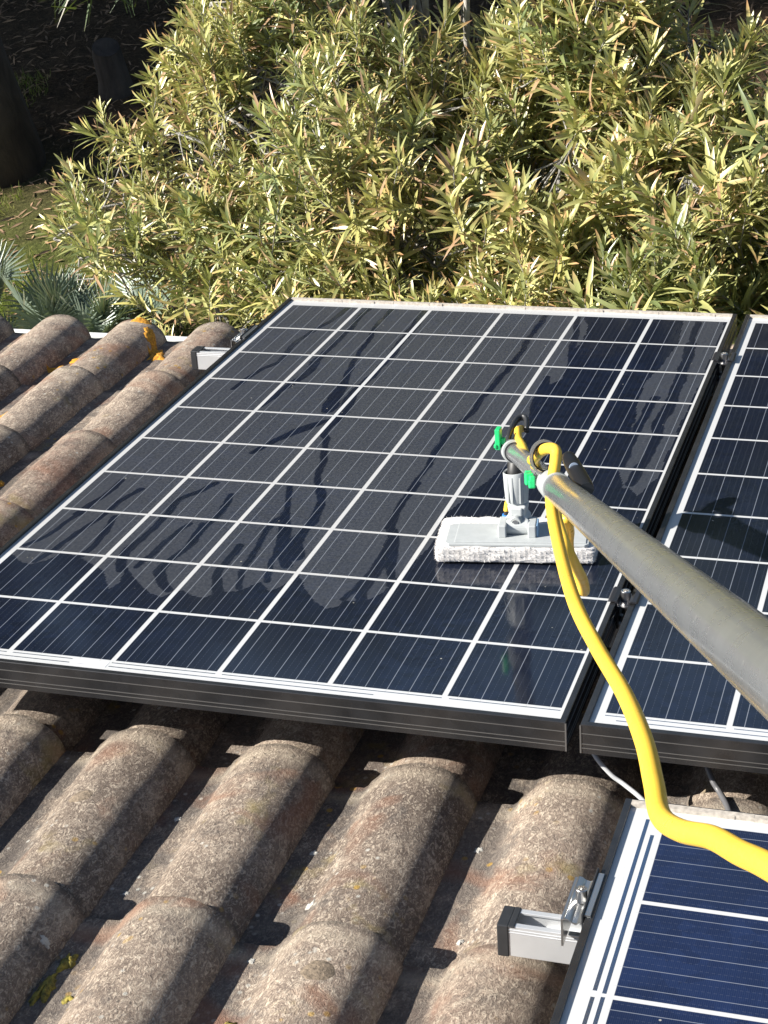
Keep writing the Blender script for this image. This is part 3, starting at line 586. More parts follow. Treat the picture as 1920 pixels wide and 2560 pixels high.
# smoky hose guide loop on the collar and green catch
def ring(M, rx, rz, t, wdt, seg=28, a0=0, a1=360):
    mb = MB(); vs = []; N = seg
    for k in range(N + 1):
        a = R(a0 + (a1 - a0) * k / N); c_, s_ = math.cos(a), math.sin(a)
        for (q, x) in ((0, -wdt / 2), (0, wdt / 2), (t, wdt / 2), (t, -wdt / 2)): vs.append(M @ Vector((x, (rx + q) * c_, (rz + q) * s_)))
    fs = [(k * 4 + j, k * 4 + (j + 1) % 4, (k + 1) * 4 + (j + 1) % 4, (k + 1) * 4 + j) for k in range(N) for j in range(4)]
    if a1 - a0 < 360: fs += [(3, 2, 1, 0), (N * 4, N * 4 + 1, N * 4 + 2, N * 4 + 3)]
    mb.add(vs, fs); return mb
ring(fr(d0 - .055, (-.006, .028)), .0135, .0165, .0022, .02).build('hose_guide', M_CLR, tool, base=TB, auto=35)
ring(fr(d0 - .055, (-.006, .028)), .0118, .0135, .0016, .006).build('guide_seal', M_RUB, tool, base=TB, auto=35)
mb = MB(); G = fr(d0 - .115, (-.0165, .002))
mb.box((-.028, -.0045, -.004), (.030, .0015, .005), M=G); mb.box((-.012, -.008, -.006), (.012, .0012, .007), M=G); mb.box((-.032, -.006, .0), (-.02, .001, .008), M=G); mb.box((.024, -.006, -.008), (.034, .001, .001), M=G)
mb.build('green_catch', M_GRN, tool, base=TB, bevel=.0012)
# head end of the pole: grey housing, elbow, black hook and second catch
mb = MB(); mb.tube([pt(-.03), pt(-.022), pt(.012), pt(.016)], [.0155, .0170, .0172, .0160], 36); mb.build('end_housing', M_GRYD, tool, base=TB, auto=35)
neck = spline([pt(-.028) - HS, Vector((.797, .418, .185)), Vector((.795, .421, .172)), Vector((.795, .405, .150)), Vector((.796, .402, .128))], 6)
mb = MB(); mb.tube(neck, [.013] * (len(neck) - 8) + [.0125] * 8, 24); sh(mb).build('elbow', M_RUB, tool, base=TB, smooth=True)
mb = MB(); Hk = spline([(.787, .392, .190), (.783, .425, .200), (.785, .455, .208), (.792, .465, .211), (.800, .460, .209), (.805, .44, .200)], 5)
mb.tube(Hk, .0040, 10, flat=1.6); sh(mb).build('black_hook', M_BLK, tool, base=TB, smooth=True)
mb = MB(); mb.box((.775, .366, .196), (.7825, .382, .228)); mb.box((.7825, .371, .203), (.789, .378, .213)); mb.box((.7735, .364, .199), (.778, .380, .205)); sh(mb).build('green_catch', M_GRN, tool, base=TB, bevel=.0012)
mb = MB(); ring(fr(.045), .0128, .0128, .0022, .008).build('cable_strap', M_BLK, tool, base=TB, auto=35)
# swivel joint
rot = Matrix.Translation(Vector((.783, .448, 0))) @ Matrix.Rotation(R(8.8), 4, 'Z')
def cupm():
    mb = MB(); seg = 36; vs = []
    prof = [(.0150, .098), (.0172, .104), (.0188, .125), (.0198, .150), (.0190, .1515), (.0168, .1505), (.0160, .130)]
    for r_, z in prof:
        for k in range(seg):
            a = 2 * math.pi * k / seg; vs.append((.797 + r_ * math.cos(a), .400 + r_ * .95 * math.sin(a), z + (.003 * math.cos(a) if z > .14 else 0)))
    n_ = len(prof); fs = [(j * seg + k, j * seg + (k + 1) % seg, (j + 1) * seg + (k + 1) % seg, (j + 1) * seg + k) for j in range(n_ - 1) for k in range(seg)]
    fs.append(tuple(range(seg))[::-1]); mb.add(vs, fs)
    for a in (-120, -98, -60, -38): 
        x, y = .797 + .0182 * math.cos(R(a)), .400 + .0175 * math.sin(R(a)); mb.box((x - .0012, y - .0016, .104), (x + .0012, y + .002, .146))
    return mb
sh(cupm()).build('socket', M_GRY, tool, base=TB, auto=35)
mb = MB()
cs = [(-.0145, .100), (.0145, .100), (.0125, .088), (.0115, .086), (.0165, .080), (.0175, .070), (.0145, .060), (-.0145, .060), (-.0175, .070), (-.0165, .080), (-.0115, .086), (-.0125, .088)]
M = Matrix(((0, 1, 0, .800), (1, 0, 0, .396), (0, 0, 1, 0), (0, 0, 0, 1))); mb.prism(cs, -.013, .013, M=M)
mb.box((.7905, .3795, .084), (.8095, .384, .098)); sh(mb).build('neck_block', M_GRY, tool, base=TB, bevel=.0025)
mb = MB(); mb.tube([(.801, .390, .078), (.801, .3715, .078), (.801, .3705, .078)], [.0092, .0090, .0080], 28); sk = sh(mb).build('pivot_boss', M_GRYD, tool, base=TB, auto=35)
mb = MB(); mb.tube([(.801, .3710, .078), (.801, .3692, .078)], [.0052, .0048], 20); mb.tube([(.801, .3693, .078), (.801, .3685, .078)], [.0026, .0024], 6); sh(mb).build('pivot_bolt', M_STEEL, sk, base=TB, auto=35)
# pad plate and lugs
pm = MB(); L, Wd = .1070, .0365
out = [(-L + .006, -Wd), (L - .006, -Wd), (L, -Wd + .006), (L, Wd - .006), (L - .006, Wd), (-L + .006, Wd), (-L, Wd - .006), (-L, -Wd + .006)]
vs = [rot @ Vector((x + .003, y - .0105, z)) for z in (.0255, .0295) for x, y in out]; pm.add(vs, [(i, (i + 1) % 8, 8 + (i + 1) % 8, 8 + i) for i in range(8)] + [tuple(range(8))[::-1], tuple(range(8, 16))])
pm.box((-L + .014, -Wd + .006, .0295), (L - .004, Wd - .001, .0308), M=rot @ Matrix.Translation((.003, -.0105, 0)))
plate = pm.build('pad_plate', M_GRY, tool, base=TB, bevel=.0012)
mb = MB()
for sx in (-.026, .0185): mb.box((sx, -.026, .0300), (sx + .0125, .010, .0500), M=rot); 
mb.tube([rot @ Vector((-.0145, -.006, .0400)), rot @ Vector((.0195, -.006, .0400))], .0115, 24)
mb.build('lug', M_GRY, plate, base=TB, bevel=.0018)
mb = MB(); mb.box((.031, -.022, .0300), (.0335, .006, .049), M=rot); mb.build('blue_tab', simple('pale_blue_plastic', (.22, .36, .52), .4), plate, base=TB, bevel=.0008)
# fluffy microfibre pad
def m_pad():
    m, t, n, b = mat('microfibre'); g = NG(t); P = g.obj(); f = g.noise(P, 240, 5, .75, 1.5); f2 = g.noise(P, 30, 3)
    c = g.mix(g.mapr(f, .32, .62), (.54, .52, .50), (.73, .71, .69)); c = g.mix(g.math('MULTIPLY', g.mapr(f2, .5, .7), .3), c, (.52, .47, .42))
    g.put(b.inputs['Base Color'], c); b.inputs['Roughness'].default_value = 1.; b.inputs['Sheen Weight'].default_value = .4; g.put(b.inputs['Normal'], g.bump(f, .7, .002)); return m
M_PAD = m_pad()
bm = bmesh.new(); bmesh.ops.create_cube(bm, size=1.)
bmesh.ops.subdivide_edges(bm, edges=bm.edges[:], cuts=30, use_grid_fill=True)
PX, PY, PZ = .238, .110, .0250
for v in bm.verts:
    x, y, z = v.co; ex = 1 - .014 * (2 * abs(z)) ** 6; ey = 1 - .03 * (2 * abs(z)) ** 6
    p = Vector((x * PX * (1 - .006 * (2 * abs(y)) ** 10) * ex, y * PY * (1 - .012 * (2 * abs(x)) ** 12) * ey, (z + .5) * PZ * (1 - .05 * (2 * abs(x)) ** 8)))
    nn = Vector((x, y, z)).normalized(); q = noise.noise(p * 70) * .0016 + noise.noise(p * 190) * .0016 + noise.noise(p * 420) * .0008
    p += Vector((nn.x * q, nn.y * q, nn.z * q * (1 if z > -.49 else 0))); v.co = rot @ (p + Vector((0, .006, .0002))) - Vector(TB)
me = bpy.data.meshes.new('microfibre_pad'); bm.to_mesh(me); bm.free(); me.materials.append(M_PAD); me.polygons.foreach_set('use_smooth', [True] * len(me.polygons))
pad = bpy.data.objects.new('microfibre_pad', me); COL.objects.link(pad); pad.parent = tool
fz = MB(); polys = me.polygons
for k in range(9000):
    p = polys[random.randrange(len(polys))]; c = p.center.copy(); nn = p.normal.copy()
    if nn.z < -.5: continue
    d = (nn + Vector((random.gauss(0, .6), random.gauss(0, .6), random.gauss(0, .6)))).normalized() * random.uniform(.0015, .0042); s_ = d.cross(nn + Vector((.1, .2, .3))).normalized() * .00035
    if (c + d).z < .0002: d.z = abs(d.z)
    fz.add([c - s_, c + s_, c + d], [(0, 1, 2)])
fz.build('pad_fluff', M_PAD, pad)
# water fitting beside the joint, small hoses
mb = MB(); mb.tube([(.774, .424, .054), (.774, .424, .062)], [.0062, .0065], 20); fit = sh(mb).build('hose_fitting', M_RUB, tool, base=TB, auto=35)
mb = MB(); mb.tube([(.774, .424, .0615), (.774, .424, .0665)], [.0072, .0068], 20); sh(mb).build('blue_collar', M_BLU, fit, base=TB, auto=35)
mb = MB(); mb.tube([(.774, .424, .066), (.774, .424, .073)], [.0045, .004], 16); sh(mb).build('black_sleeve', M_RUB, fit, base=TB, auto=35)
mb = MB(); mb.tube(spline([(.774, .424, .072), (.776, .425, .085), (.783, .421, .10), (.79, .415, .12), (.797, .41, .15), (.795, .40, .162)], 5), .0046, 14); sh(mb).build('small_hose', M_HOSE, tool, base=TB, smooth=True)
# ---- the yellow hose: one long tube of its own
HR = .0060
hm = MB(); HP = [Vector(p) for p in HOSE]
sp = spline(HP, 10)
rad = [HR] * len(sp)
hm.tube(sp, rad, 22)
lp = spline([Vector(p) for p in LOOP], 8); hm.tube(lp, .0058, 18)
ft = spline([Vector(q) + HS for q in ((.794, .455, .196), (.794, .440, .201), (.798, .415, .209), (.809, .375, .213))] + [(.822, .345, .212), (.855, .235, .243), (.90, .08, .30), (.935, -.05, .352), (.955, -.13, .39), (.965, -.185, .418)], 6); hm.tube(ft, .0056, 16)
one('water_hose', hm, M_HOSE, tuple(HOSE[0]), 'yellow water hose hanging from the pole and sagging over the sideways panel', 'hose', smooth=True)

# ================================================================ GROUND
def m_ground():
    m, t, n, b = mat('litter_and_grass'); g = NG(t); P = g.obj()
    a = g.noise(P, .55, 5, .6, .5); f = g.noise(P, 9, 6, .75, .4); v = g.noise(P, 38, 5, .8, 1.0)
    soil = g.mix(g.mapr(f, .35, .65), (.060, .042, .028), (.125, .085, .052)); soil = g.mix(g.math('MULTIPLY', g.mapr(v, .52, .66), .7), soil, (.26, .185, .11))
    grass = g.mix(g.mapr(v, .35, .65), (.045, .070, .012), (.16, .20, .045)); yy = g.xyz(P)[1]; c = g.mix(g.math('MULTIPLY', g.mapr(g.math('ADD', a, g.math('MULTIPLY', f, .3)), .56, .72), g.mapr(yy, 7.2, 5.4)), soil, grass)
    g.put(b.inputs['Base Color'], c); b.inputs['Roughness'].default_value = 1.; b.inputs['Specular IOR Level'].default_value = .1
    g.put(b.inputs['Normal'], g.bump(g.math('ADD', v, f), 1., .03)); return m
xs = np.concatenate([np.linspace(-160, -14, 14), np.linspace(-12, 12, 97), np.linspace(14, 160, 14)]); ys = np.concatenate([np.linspace(-60, -4, 8), np.linspace(-2, 20, 89), np.linspace(24, 260, 16)])
vs = [(x, y, GROUND + (.05 * noise.noise((x * .8, y * .8, 0)) + .025 * noise.noise((x * 3, y * 3, 1)) if abs(x) < 13 and -3 < y < 21 else 0)) for y in ys for x in xs]
nx = len(xs); mb = MB(); mb.add(vs, [(j * nx + i, j * nx + i + 1, (j + 1) * nx + i + 1, (j + 1) * nx + i) for j in range(len(ys) - 1) for i in range(nx - 1)])
tag(mb.build('ground', m_ground(), None, smooth=True), kind='structure')
def gz(x, y): return GROUND + .05 * noise.noise((x * .8, y * .8, 0)) + .025 * noise.noise((x * 3, y * 3, 1))

# leaf-like blades in bulk -------------------------------------------------
def blades(base, d, nrm, L, Wd, curve, stations, fold=.25):
    """many folded, drooping leaves at once -> verts (N*S*3,3), faces, along (0..1), across"""
    N = len(L); d = d / np.linalg.norm(d, axis=1, keepdims=True)
    sd_ = np.cross(d, nrm); sd_ /= np.linalg.norm(sd_, axis=1, keepdims=True) + 1e-9; up = np.cross(sd_, d)
    V = []; A = []
    for t, wv in stations:
        c = base + d * (L * t)[:, None] - up * (L * curve * t * t)[:, None]
        ww = (Wd * wv)[:, None]
        V += [c - sd_ * ww + up * ww * fold, c, c + sd_ * ww + up * ww * fold]; A += [t, t, t]
    S = len(stations); V = np.stack(V, 1).reshape(-1, 3); A = np.tile(np.array(A), N)
    q = []
    for s in range(S - 1): q += [(s * 3, s * 3 + 1, s * 3 + 4, s * 3 + 3), (s * 3 + 1, s * 3 + 2, s * 3 + 5, s * 3 + 4)]
    q = np.array(q); F = (np.arange(N)[:, None, None] * (S * 3) + q[None]).reshape(-1, 4)
    return V, F, A
def mesh_np(name, V, F, m, parent=None, attrs={}, smooth=True):
    me = bpy.data.meshes.new(name); me.vertices.add(len(V)); me.vertices.foreach_set('co', np.asarray(V, np.float32).ravel())
    k = F.shape[1]; me.loops.add(F.size); me.loops.foreach_set('vertex_index', F.astype(np.int32).ravel()); me.polygons.add(len(F))
    me.polygons.foreach_set('loop_start', np.arange(0, F.size, k, dtype=np.int32)); me.polygons.foreach_set('loop_total', np.full(len(F), k, np.int32))
    if smooth: me.polygons.foreach_set('use_smooth', np.ones(len(F), bool))
    me.materials.append(m); me.update(calc_edges=True)
    for a, d in attrs.items(): at = me.attributes.new(a, 'FLOAT', 'POINT'); at.data.foreach_set('value', np.asarray(d, np.float32))
    o = bpy.data.objects.new(name, me); COL.objects.link(o); o.parent = parent; return o
def unit(a): return a / (np.linalg.norm(a, axis=-1, keepdims=True) + 1e-9)
def m_leaf(name, greens, tips, under, rough=.36, spec=.5, trans=.35, tipmix=(.55, .95), dry=.12):
    m, t, n, b = mat(name); g = NG(t); al = g.attr('along')[2]; rn = g.attr('rnd')[2]; P = g.obj()
    c = g.ramp(rn, greens); ps = g.noise(P, 1.3, 2)
    c = g.mix(g.mapr(ps, .42, .62), c, g.mix(.5, c, greens[-1][1]))
    r2 = g.math('FRACT', g.math('MULTIPLY', rn, 17.3))
    tip = g.math('MULTIPLY', g.mapr(al, tipmix[0], tipmix[1]), g.mapr(g.math('ADD', r2, g.math('MULTIPLY', g.math('SUBTRACT', ps, .5), 1.8)), .6, .85)); c = g.mix(tip, c, tips[0])
    r3 = g.math('FRACT', g.math('MULTIPLY', rn, 41.7)); c = g.mix(g.mapr(r3, 1 - dry, 1 - dry + .02), c, tips[1])
    geo = g.node('ShaderNodeNewGeometry'); c2 = g.mix(geo.outputs['Backfacing'], c, g.mix(.55, c, under))
    g.put(b.inputs['Base Color'], c2); b.inputs['Roughness'].default_value = rough; b.inputs['Specular IOR Level'].default_value = spec
    tr = g.node('ShaderNodeBsdfTranslucent'); g.put(tr.inputs[0], g.mix(.5, c, (.25, .32, .04))); ms = g.node('ShaderNodeMixShader'); ms.inputs[0].default_value = trans
    g.put(ms.inputs[1], b.outputs[0]); g.put(ms.inputs[2], tr.outputs[0]); g.put(n['Material Output'].inputs[0], ms.outputs[0]); return m
def m_bark(name, c1, c2, sc=14):
    m, t, n, b = mat(name); g = NG(t); P = g.obj(); f = g.noise(g.vscale(P, (1, 1, .35)), sc, 6, .7, .5); v = g.voro(g.vscale(P, (1, 1, .3)), sc * .6)
    g.put(b.inputs['Base Color'], g.ramp(g.math('ADD', g.math('MULTIPLY', f, .7), g.math('MULTIPLY', v, .35)), [(.35, c1), (.75, c2)])); b.inputs['Roughness'].default_value = .9
    g.put(b.inputs['Normal'], g.bump(g.math('ADD', f, v), .9, .02)); return m

# ================================================================ OLEANDER
OB = Vector((-.3, 4.9, GROUND))
ole = thing('oleander_shrub', OB, 'large sunlit oleander with narrow olive leaves and browned tips behind the panels', 'shrub')
# crown volumes (world centre, radii): a big dome and looser boughs to the left
LOBES = [((-.22, 4.72, -2.05), (1.12, 1.05, .54), 1.2), ((.0, 4.85, -1.62), (.44, .6, .62), 1.1), ((.85, 4.35, -2.00), (.98, .9, .66), 1.05), ((.5, 4.3, -1.95), (.62, .7, .52), 1.0), ((-.95, 4.6, -1.98), (.72, .8, .64), 1.05),
         ((-1.52, 4.55, -2.10), (.52, .6, .40), 1.0), ((-2.06, 4.40, -2.04), (.38, .45, .22), .85), ((-1.85, 4.75, -1.90), (.40, .4, .30), .9), ((-1.60, 5.0, -1.62), (.42, .45, .30), 1.), ((-1.27, 5.15, -1.42), (.37, .4, .34), 1.05),
         ((-1.75, 4.15, -2.42), (.46, .5, .16), .16), ((-.6, 3.9, -2.35), (.75, .55, .50), 1.0), ((.35, 3.75, -2.25), (.8, .55, .62), 1.0), ((1.15, 3.9, -2.3), (.7, .6, .7), 1.0), ((-1.05, 3.85, -2.62), (.45, .4, .22), .35)]
def in_lobes(p, s=1.):
    for c, r, _ in LOBES:
        if sum(((p[i] - c[i]) / (r[i] * s)) ** 2 for i in range(3)) < 1: return True
    return False
tips = []
vol = [r[0] * r[1] * r[2] for c, r, k in LOBES]; surf = [(v_ ** (2 / 3)) * k for v_, (c, r, k) in zip(vol, LOBES)]
tot = sum(surf); NSH = 2500
camw = cam.matrix_world.translation
for (c, r, k), s_ in zip(LOBES, surf):
    for i in range(int(NSH * s_ / tot)):
        d = unit(rng.normal(size=3)); 
        if d[2] < -.55: d[2] *= -1
        if d[1] > .45 and rng.random() < .75: d[1] *= -1
        q = rng.uniform(.55, 1.06) ** .7; p = np.array([c[j] + d[j] * r[j] * q for j in range(3)])
        nn = noise.noise(Vector(p) * 2.4)
        if nn < -.13 and rng.random() < .8: continue
        if p[2] < GROUND + .25: continue
        if p[0] < -.85 and p[2] < -2.38 and rng.random() < .85: continue
        # keep clear of the eave and gutter
        rl = RM.inverted() @ Vector(p)
        if rl.y < 2.05 and rl.z < .45: continue
        tips.append((p, d, c))
print('shoots', len(tips))
# limbs: stems rising from the base through the crown
limbs = []; lm = MB()
def limb(a, b, r0, r1, bend=.18, k=7):
    a, b = np.array(a, float), np.array(b, float); mid = (a + b) / 2 + np.array([rng.normal(0, bend * .35), rng.normal(0, bend * .35), bend * .3]) * np.linalg.norm(b - a)
    mid[2] += .05; ts = np.linspace(0, 1, k); P = [(1 - t) ** 2 * a + 2 * t * (1 - t) * mid + t * t * b + rng.normal(0, .008, 3) * (t * (1 - t) * 4) for t in ts]
    lm.tube([Vector(p) for p in P], [r0 + (r1 - r0) * t for t in ts], 7); return P
nodes = []
for i in range(16):
    ang = rng.uniform(0, 2 * math.pi); bs = np.array([OB.x + .22 * math.cos(ang), OB.y + .22 * math.sin(ang), GROUND])
    c, r, _ = LOBES[i % len(LOBES)]; e = np.array(c) + rng.normal(0, .12, 3); P = limb(bs, e, .024, .012)
    nodes += P[3:]
    for j in range(4):
        s0 = P[rng.integers(3, 7)]; e2 = np.array(c) + unit(rng.normal(size=3)) * np.array(r) * .75; e2[2] = max(e2[2], s0[2] - .1); P2 = limb(s0, e2, .010, .005); nodes += P2[2:]
# tall bare grey stems showing at the top of the shrub
for x0, y0, x1, y1, z1 in ((-.93, 5.15, -1.10, 5.25, -.75), (-.72, 5.25, -.62, 5.3, -.7), (-.84, 5.3, -.93, 5.35, -.75), (-.86, 5.1, -.98, 5.2, -.7), (-.78, 5.1, -.80, 5.15, -.7), (-.66, 5.0, -.52, 5.1, -.75), (-.9, 5.0, -.70, 5.1, -.8), (-1.0, 5.1, -1.3, 5.3, -.95)):
    P = limb((x0, y0, -2.2), (x1, y1, z1), .017, .011, .05); nodes += P[4:]
    for q in range(16): dq = unit(rng.normal(size=3) + np.array([0, 0, .6])); tips.append((np.array(P[-1]) + dq * rng.uniform(.12, .34) + np.array([0, 0, .08]), dq, None))
for a, b_ in (((-1.0, 4.7, -2.4), (-1.72, 4.5, -1.75)), ((-1.05, 4.6, -2.3), (-1.55, 4.6, -1.72)), ((-1.2, 4.4, -2.6), (-2.0, 4.2, -2.25)), ((-1.1, 4.4, -2.5), (-1.9, 4.25, -2.05)), ((-1.35, 3.9, -3.0), (-1.30, 3.95, -2.55)), ((-1.35, 3.9, -3.05), (-1.05, 3.9, -2.6)), ((-1.1, 4.3, -2.7), (-1.75, 4.0, -2.6))):
    P = limb(a, b_, .011, .006, .08); nodes += P[2:]
nodes = np.array(nodes)
B_, D_, N_, L_, W_, C_ = [], [], [], [], [], []
for p, d, c in tips:
    up = np.array([0, 0, 1.]); tow = unit(nodes - p); dist = np.linalg.norm(nodes - p, axis=1); score = dist + .6 * np.maximum(0, nodes[:, 2] - p[2] + .1); k = int(np.argmin(score)); a = nodes[k]
    sdirn = unit(.55 * d + .75 * up + rng.normal(0, .34, 3)); ln = rng.uniform(.16, .34); st = p - sdirn * ln
    if st[2] < a[2] - .3: pass
    q = np.linalg.norm(st - a); mid = (a + st) / 2 - np.array([0, 0, .06 * q]) + rng.normal(0, .02, 3)
    pts = [Vector(a), Vector(mid), Vector(st), Vector(st + sdirn * ln * .5 + rng.normal(0, .006, 3)), Vector(p)]
    if q < .8: lm.tube(pts, [.0045, .0038, .0032, .0026, .0016], 5)
    else: lm.tube(pts[2:], [.0032, .0026, .0016], 5)
    x = unit(np.cross(sdirn, [.3, .2, 1.])); y = np.cross(sdirn, x); nw = rng.integers(9, 15); ph = rng.uniform(0, 6.28); size = rng.uniform(.60, 1.0) * (1.0 + .28 * min(max((p[0] + 1.1) / .9, 0), 1))
    for w_ in range(nw):
        f = 1 - (w_ / nw) * .98; ps = st + sdirn * ln * f; op = R(rng.uniform(12, 24) + (1 - f) * 52)
        for j in range(3):
            if rng.random() < .10: continue
            a_ = ph + w_ * 1.05 + j * 2.094 + rng.normal(0, .15); rad_ = x * math.cos(a_) + y * math.sin(a_); dd = sdirn * math.cos(op) + rad_ * math.sin(op) + rng.normal(0, .09, 3)
            young = 1 if w_ > 1 else .62
            B_.append(ps); D_.append(dd); N_.append(sdirn * math.sin(op) - rad_ * math.cos(op) + rng.normal(0, .22, 3)); L_.append(rng.uniform(.095, .145) * size * young); W_.append(rng.uniform(.0058, .0090) * size); C_.append(rng.uniform(-.05, .38) if rng.random() < .85 else rng.uniform(.4, .9))
B_, D_, N_, L_, W_, C_ = map(np.array, (B_, D_, N_, L_, W_, C_))
V, F, A = blades(B_, unit(D_), -N_ * -1, L_, W_, C_, ((0, .18), (.22, .80), (.5, 1.0), (.78, .70), (1, .04)), .22)
print('oleander leaves', len(L_))
M_OLE = m_leaf('oleander_leaf', [(0., (.13, .175, .07)), (.35, (.26, .30, .12)), (.65, (.42, .43, .17)), (1., (.62, .56, .20))], ((.56, .30, .15), (.50, .32, .19)), (.26, .29, .17), rough=.36, spec=.8, trans=.28, tipmix=(.5, .95), dry=.08)
rb = np.repeat(rng.random(len(L_)), 15)
V = V - np.array(OB)
mesh_np('foliage', V, F, M_OLE, ole, {'along': A, 'rnd': rb})
lm.v = [tuple(Vector(v) - OB) for v in lm.v]
lm.build('branches', m_bark('oleander_bark', (.20, .185, .165), (.46, .44, .40), 40), ole, smooth=True)

# ================================================================ FAN PALM
def fan_palm(p, nf, seed, label, rmax=.26):
    r = np.random.default_rng(seed); root = thing('fan_palm', p, label, 'palm', 'dwarf fan palms behind the gutter')
    B_, D_, N_, L_, W_, C_ = [], [], [], [], [], []; st = MB()
    for i in range(nf):
        az = i * 2.4 + r.uniform(-.3, .3); el = r.uniform(.35, 1.35); d = np.array([math.cos(az) * math.cos(el), math.sin(az) * math.cos(el), math.sin(el)]); Lp = r.uniform(.16, .44) 
        hub = d * Lp + np.array([0, 0, .10]); st.tube([(0, 0, .05), tuple(d * Lp * .5 + np.array([0, 0, .12])), tuple(hub)], [.006, .004, .003], 6)
        fd = unit(d + np.array([0, 0, .15])); side = unit(np.cross(fd, [0, 0, 1.])); upn = np.cross(side, fd); ns = 26
        for k in range(ns):
            a = R(-105 + 210 * k / (ns - 1)); dd = fd * math.cos(a) + side * math.sin(a) + upn * .18
            B_.append(hub); D_.append(dd); N_.append(upn + side * math.sin(a) * .2); L_.append(rmax * r.uniform(.82, 1.) * (1 - .18 * abs(a) / 1.8)); W_.append(.0075); C_.append(r.uniform(-.02, .12))
    B_, D_, N_, L_, W_, C_ = map(np.array, (B_, D_, N_, L_, W_, C_)); V, F, A = blades(B_, unit(D_), N_, L_, W_, C_, ((0, .25), (.35, 1.), (.7, .7), (1, .05)), .45)
    mesh_np('fronds', V, F, M_PALM, root, {'along': A, 'rnd': np.repeat(r.random(len(L_)), 12)}); st.build('leaf_stalks', M_PST, root, smooth=True)
    tr = MB(); tr.tube([(0, 0, -.05), (0, 0, .12)], [.05, .035], 10); tr.build('trunk', M_PTR, root, smooth=True)
M_PALM = m_leaf('palm_frond', [(0., (.085, .12, .085)), (.5, (.13, .18, .13)), (1., (.20, .25, .18))], ((.35, .30, .18), (.30, .27, .16)), (.20, .24, .19), rough=.35, spec=.6, trans=.12, dry=.03)
M_PST = simple('palm_stalk', (.16, .20, .09), .5); M_PTR = m_bark('palm_trunk', (.05, .035, .022), (.16, .11, .07), 30)
for (x, y, nf, sd_, lab) in ((-2.80, 4.84, 11, 3, 'spiky blue green fan palm behind the left end of the gutter'), (-2.58, 4.84, 10, 8, 'second smaller fan palm, nearer the oleander branches'), (-3.28, 5.0, 10, 15, 'fan palm at the very left edge of the view')):
    fan_palm((x, y, gz(x, y)), nf, sd_, lab)

# ================================================================ PINES AND DARK SHRUBS BEHIND
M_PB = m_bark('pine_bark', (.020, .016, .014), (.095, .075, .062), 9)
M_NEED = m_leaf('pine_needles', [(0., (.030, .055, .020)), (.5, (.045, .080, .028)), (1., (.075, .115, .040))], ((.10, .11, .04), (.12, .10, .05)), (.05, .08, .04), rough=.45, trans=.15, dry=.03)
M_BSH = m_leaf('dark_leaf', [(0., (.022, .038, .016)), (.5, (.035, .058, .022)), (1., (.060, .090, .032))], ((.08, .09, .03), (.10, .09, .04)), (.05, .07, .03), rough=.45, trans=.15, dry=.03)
def pine(p, h, rtr, lobes, label, seed, nt=420, tuft=.22):
    """trunk with limbs; each lobe (dx,dy,z,r) filled with needle tufts"""
    r = np.random.default_rng(seed); root = thing('pine_tree', p, label, 'pine tree', 'pines around the garden'); tr = MB(); P = []
    for k in range(10):
        t = k / 9; P.append((.25 * math.sin(t * 2.2 + seed), .2 * math.sin(t * 1.7 + seed * 2), h * t - .1))
    tr.tube(P, [rtr * (1.25 if k == 0 else 1) * (1 - .62 * k / 9) for k in range(10)], 14)
    B_, D_, N_, L_, W_ = [], [], [], [], []
    for dx, dy, z, rr in lobes:
        k = min(int(z / h * 9), 8); k = max(k - 1, 2); a = P[k]; c = (dx, dy, z)
        tr.tube(spline([a, ((a[0] + dx) / 2, (a[1] + dy) / 2, (a[2] + z) / 2 + .15), c], 5), [max(rtr * .3 - .012 * q, .02) for q in range(11)], 8)
        n_t = int(nt * (rr / 1.2) ** 1.6)
        for i in range(n_t):
            d = unit(r.normal(size=3)); q = r.uniform(.35, 1.) ** .6; pos = np.array(c) + d * rr * q * np.array([1, 1, .55]); ax_ = unit(d * .7 + np.array([0, 0, .5]) + r.normal(0, .35, 3))
            m_ = 16; dd = unit(ax_[None] * .8 + r.normal(0, .62, (m_, 3))); B_.append(np.repeat(pos[None], m_, 0) + r.normal(0, .03, (m_, 3))); D_.append(dd); N_.append(r.normal(size=(m_, 3))); L_.append(r.uniform(.6, 1.1, m_) * tuft); W_.append(np.full(m_, .0055 * tuft / .14))
    tr.build('trunk', M_PB, root, smooth=True)
    B_, D_, N_, L_, W_ = map(np.concatenate, (B_, D_, N_, L_, W_)); V, F, A = blades(B_, D_, N_, L_, W_, np.full(len(L_), .1), ((0, .8), (1, .1)), 0.)
    mesh_np('crown', V, F, M_NEED, root, {'along': A, 'rnd': np.repeat(r.random(len(L_)), 6)}, False)
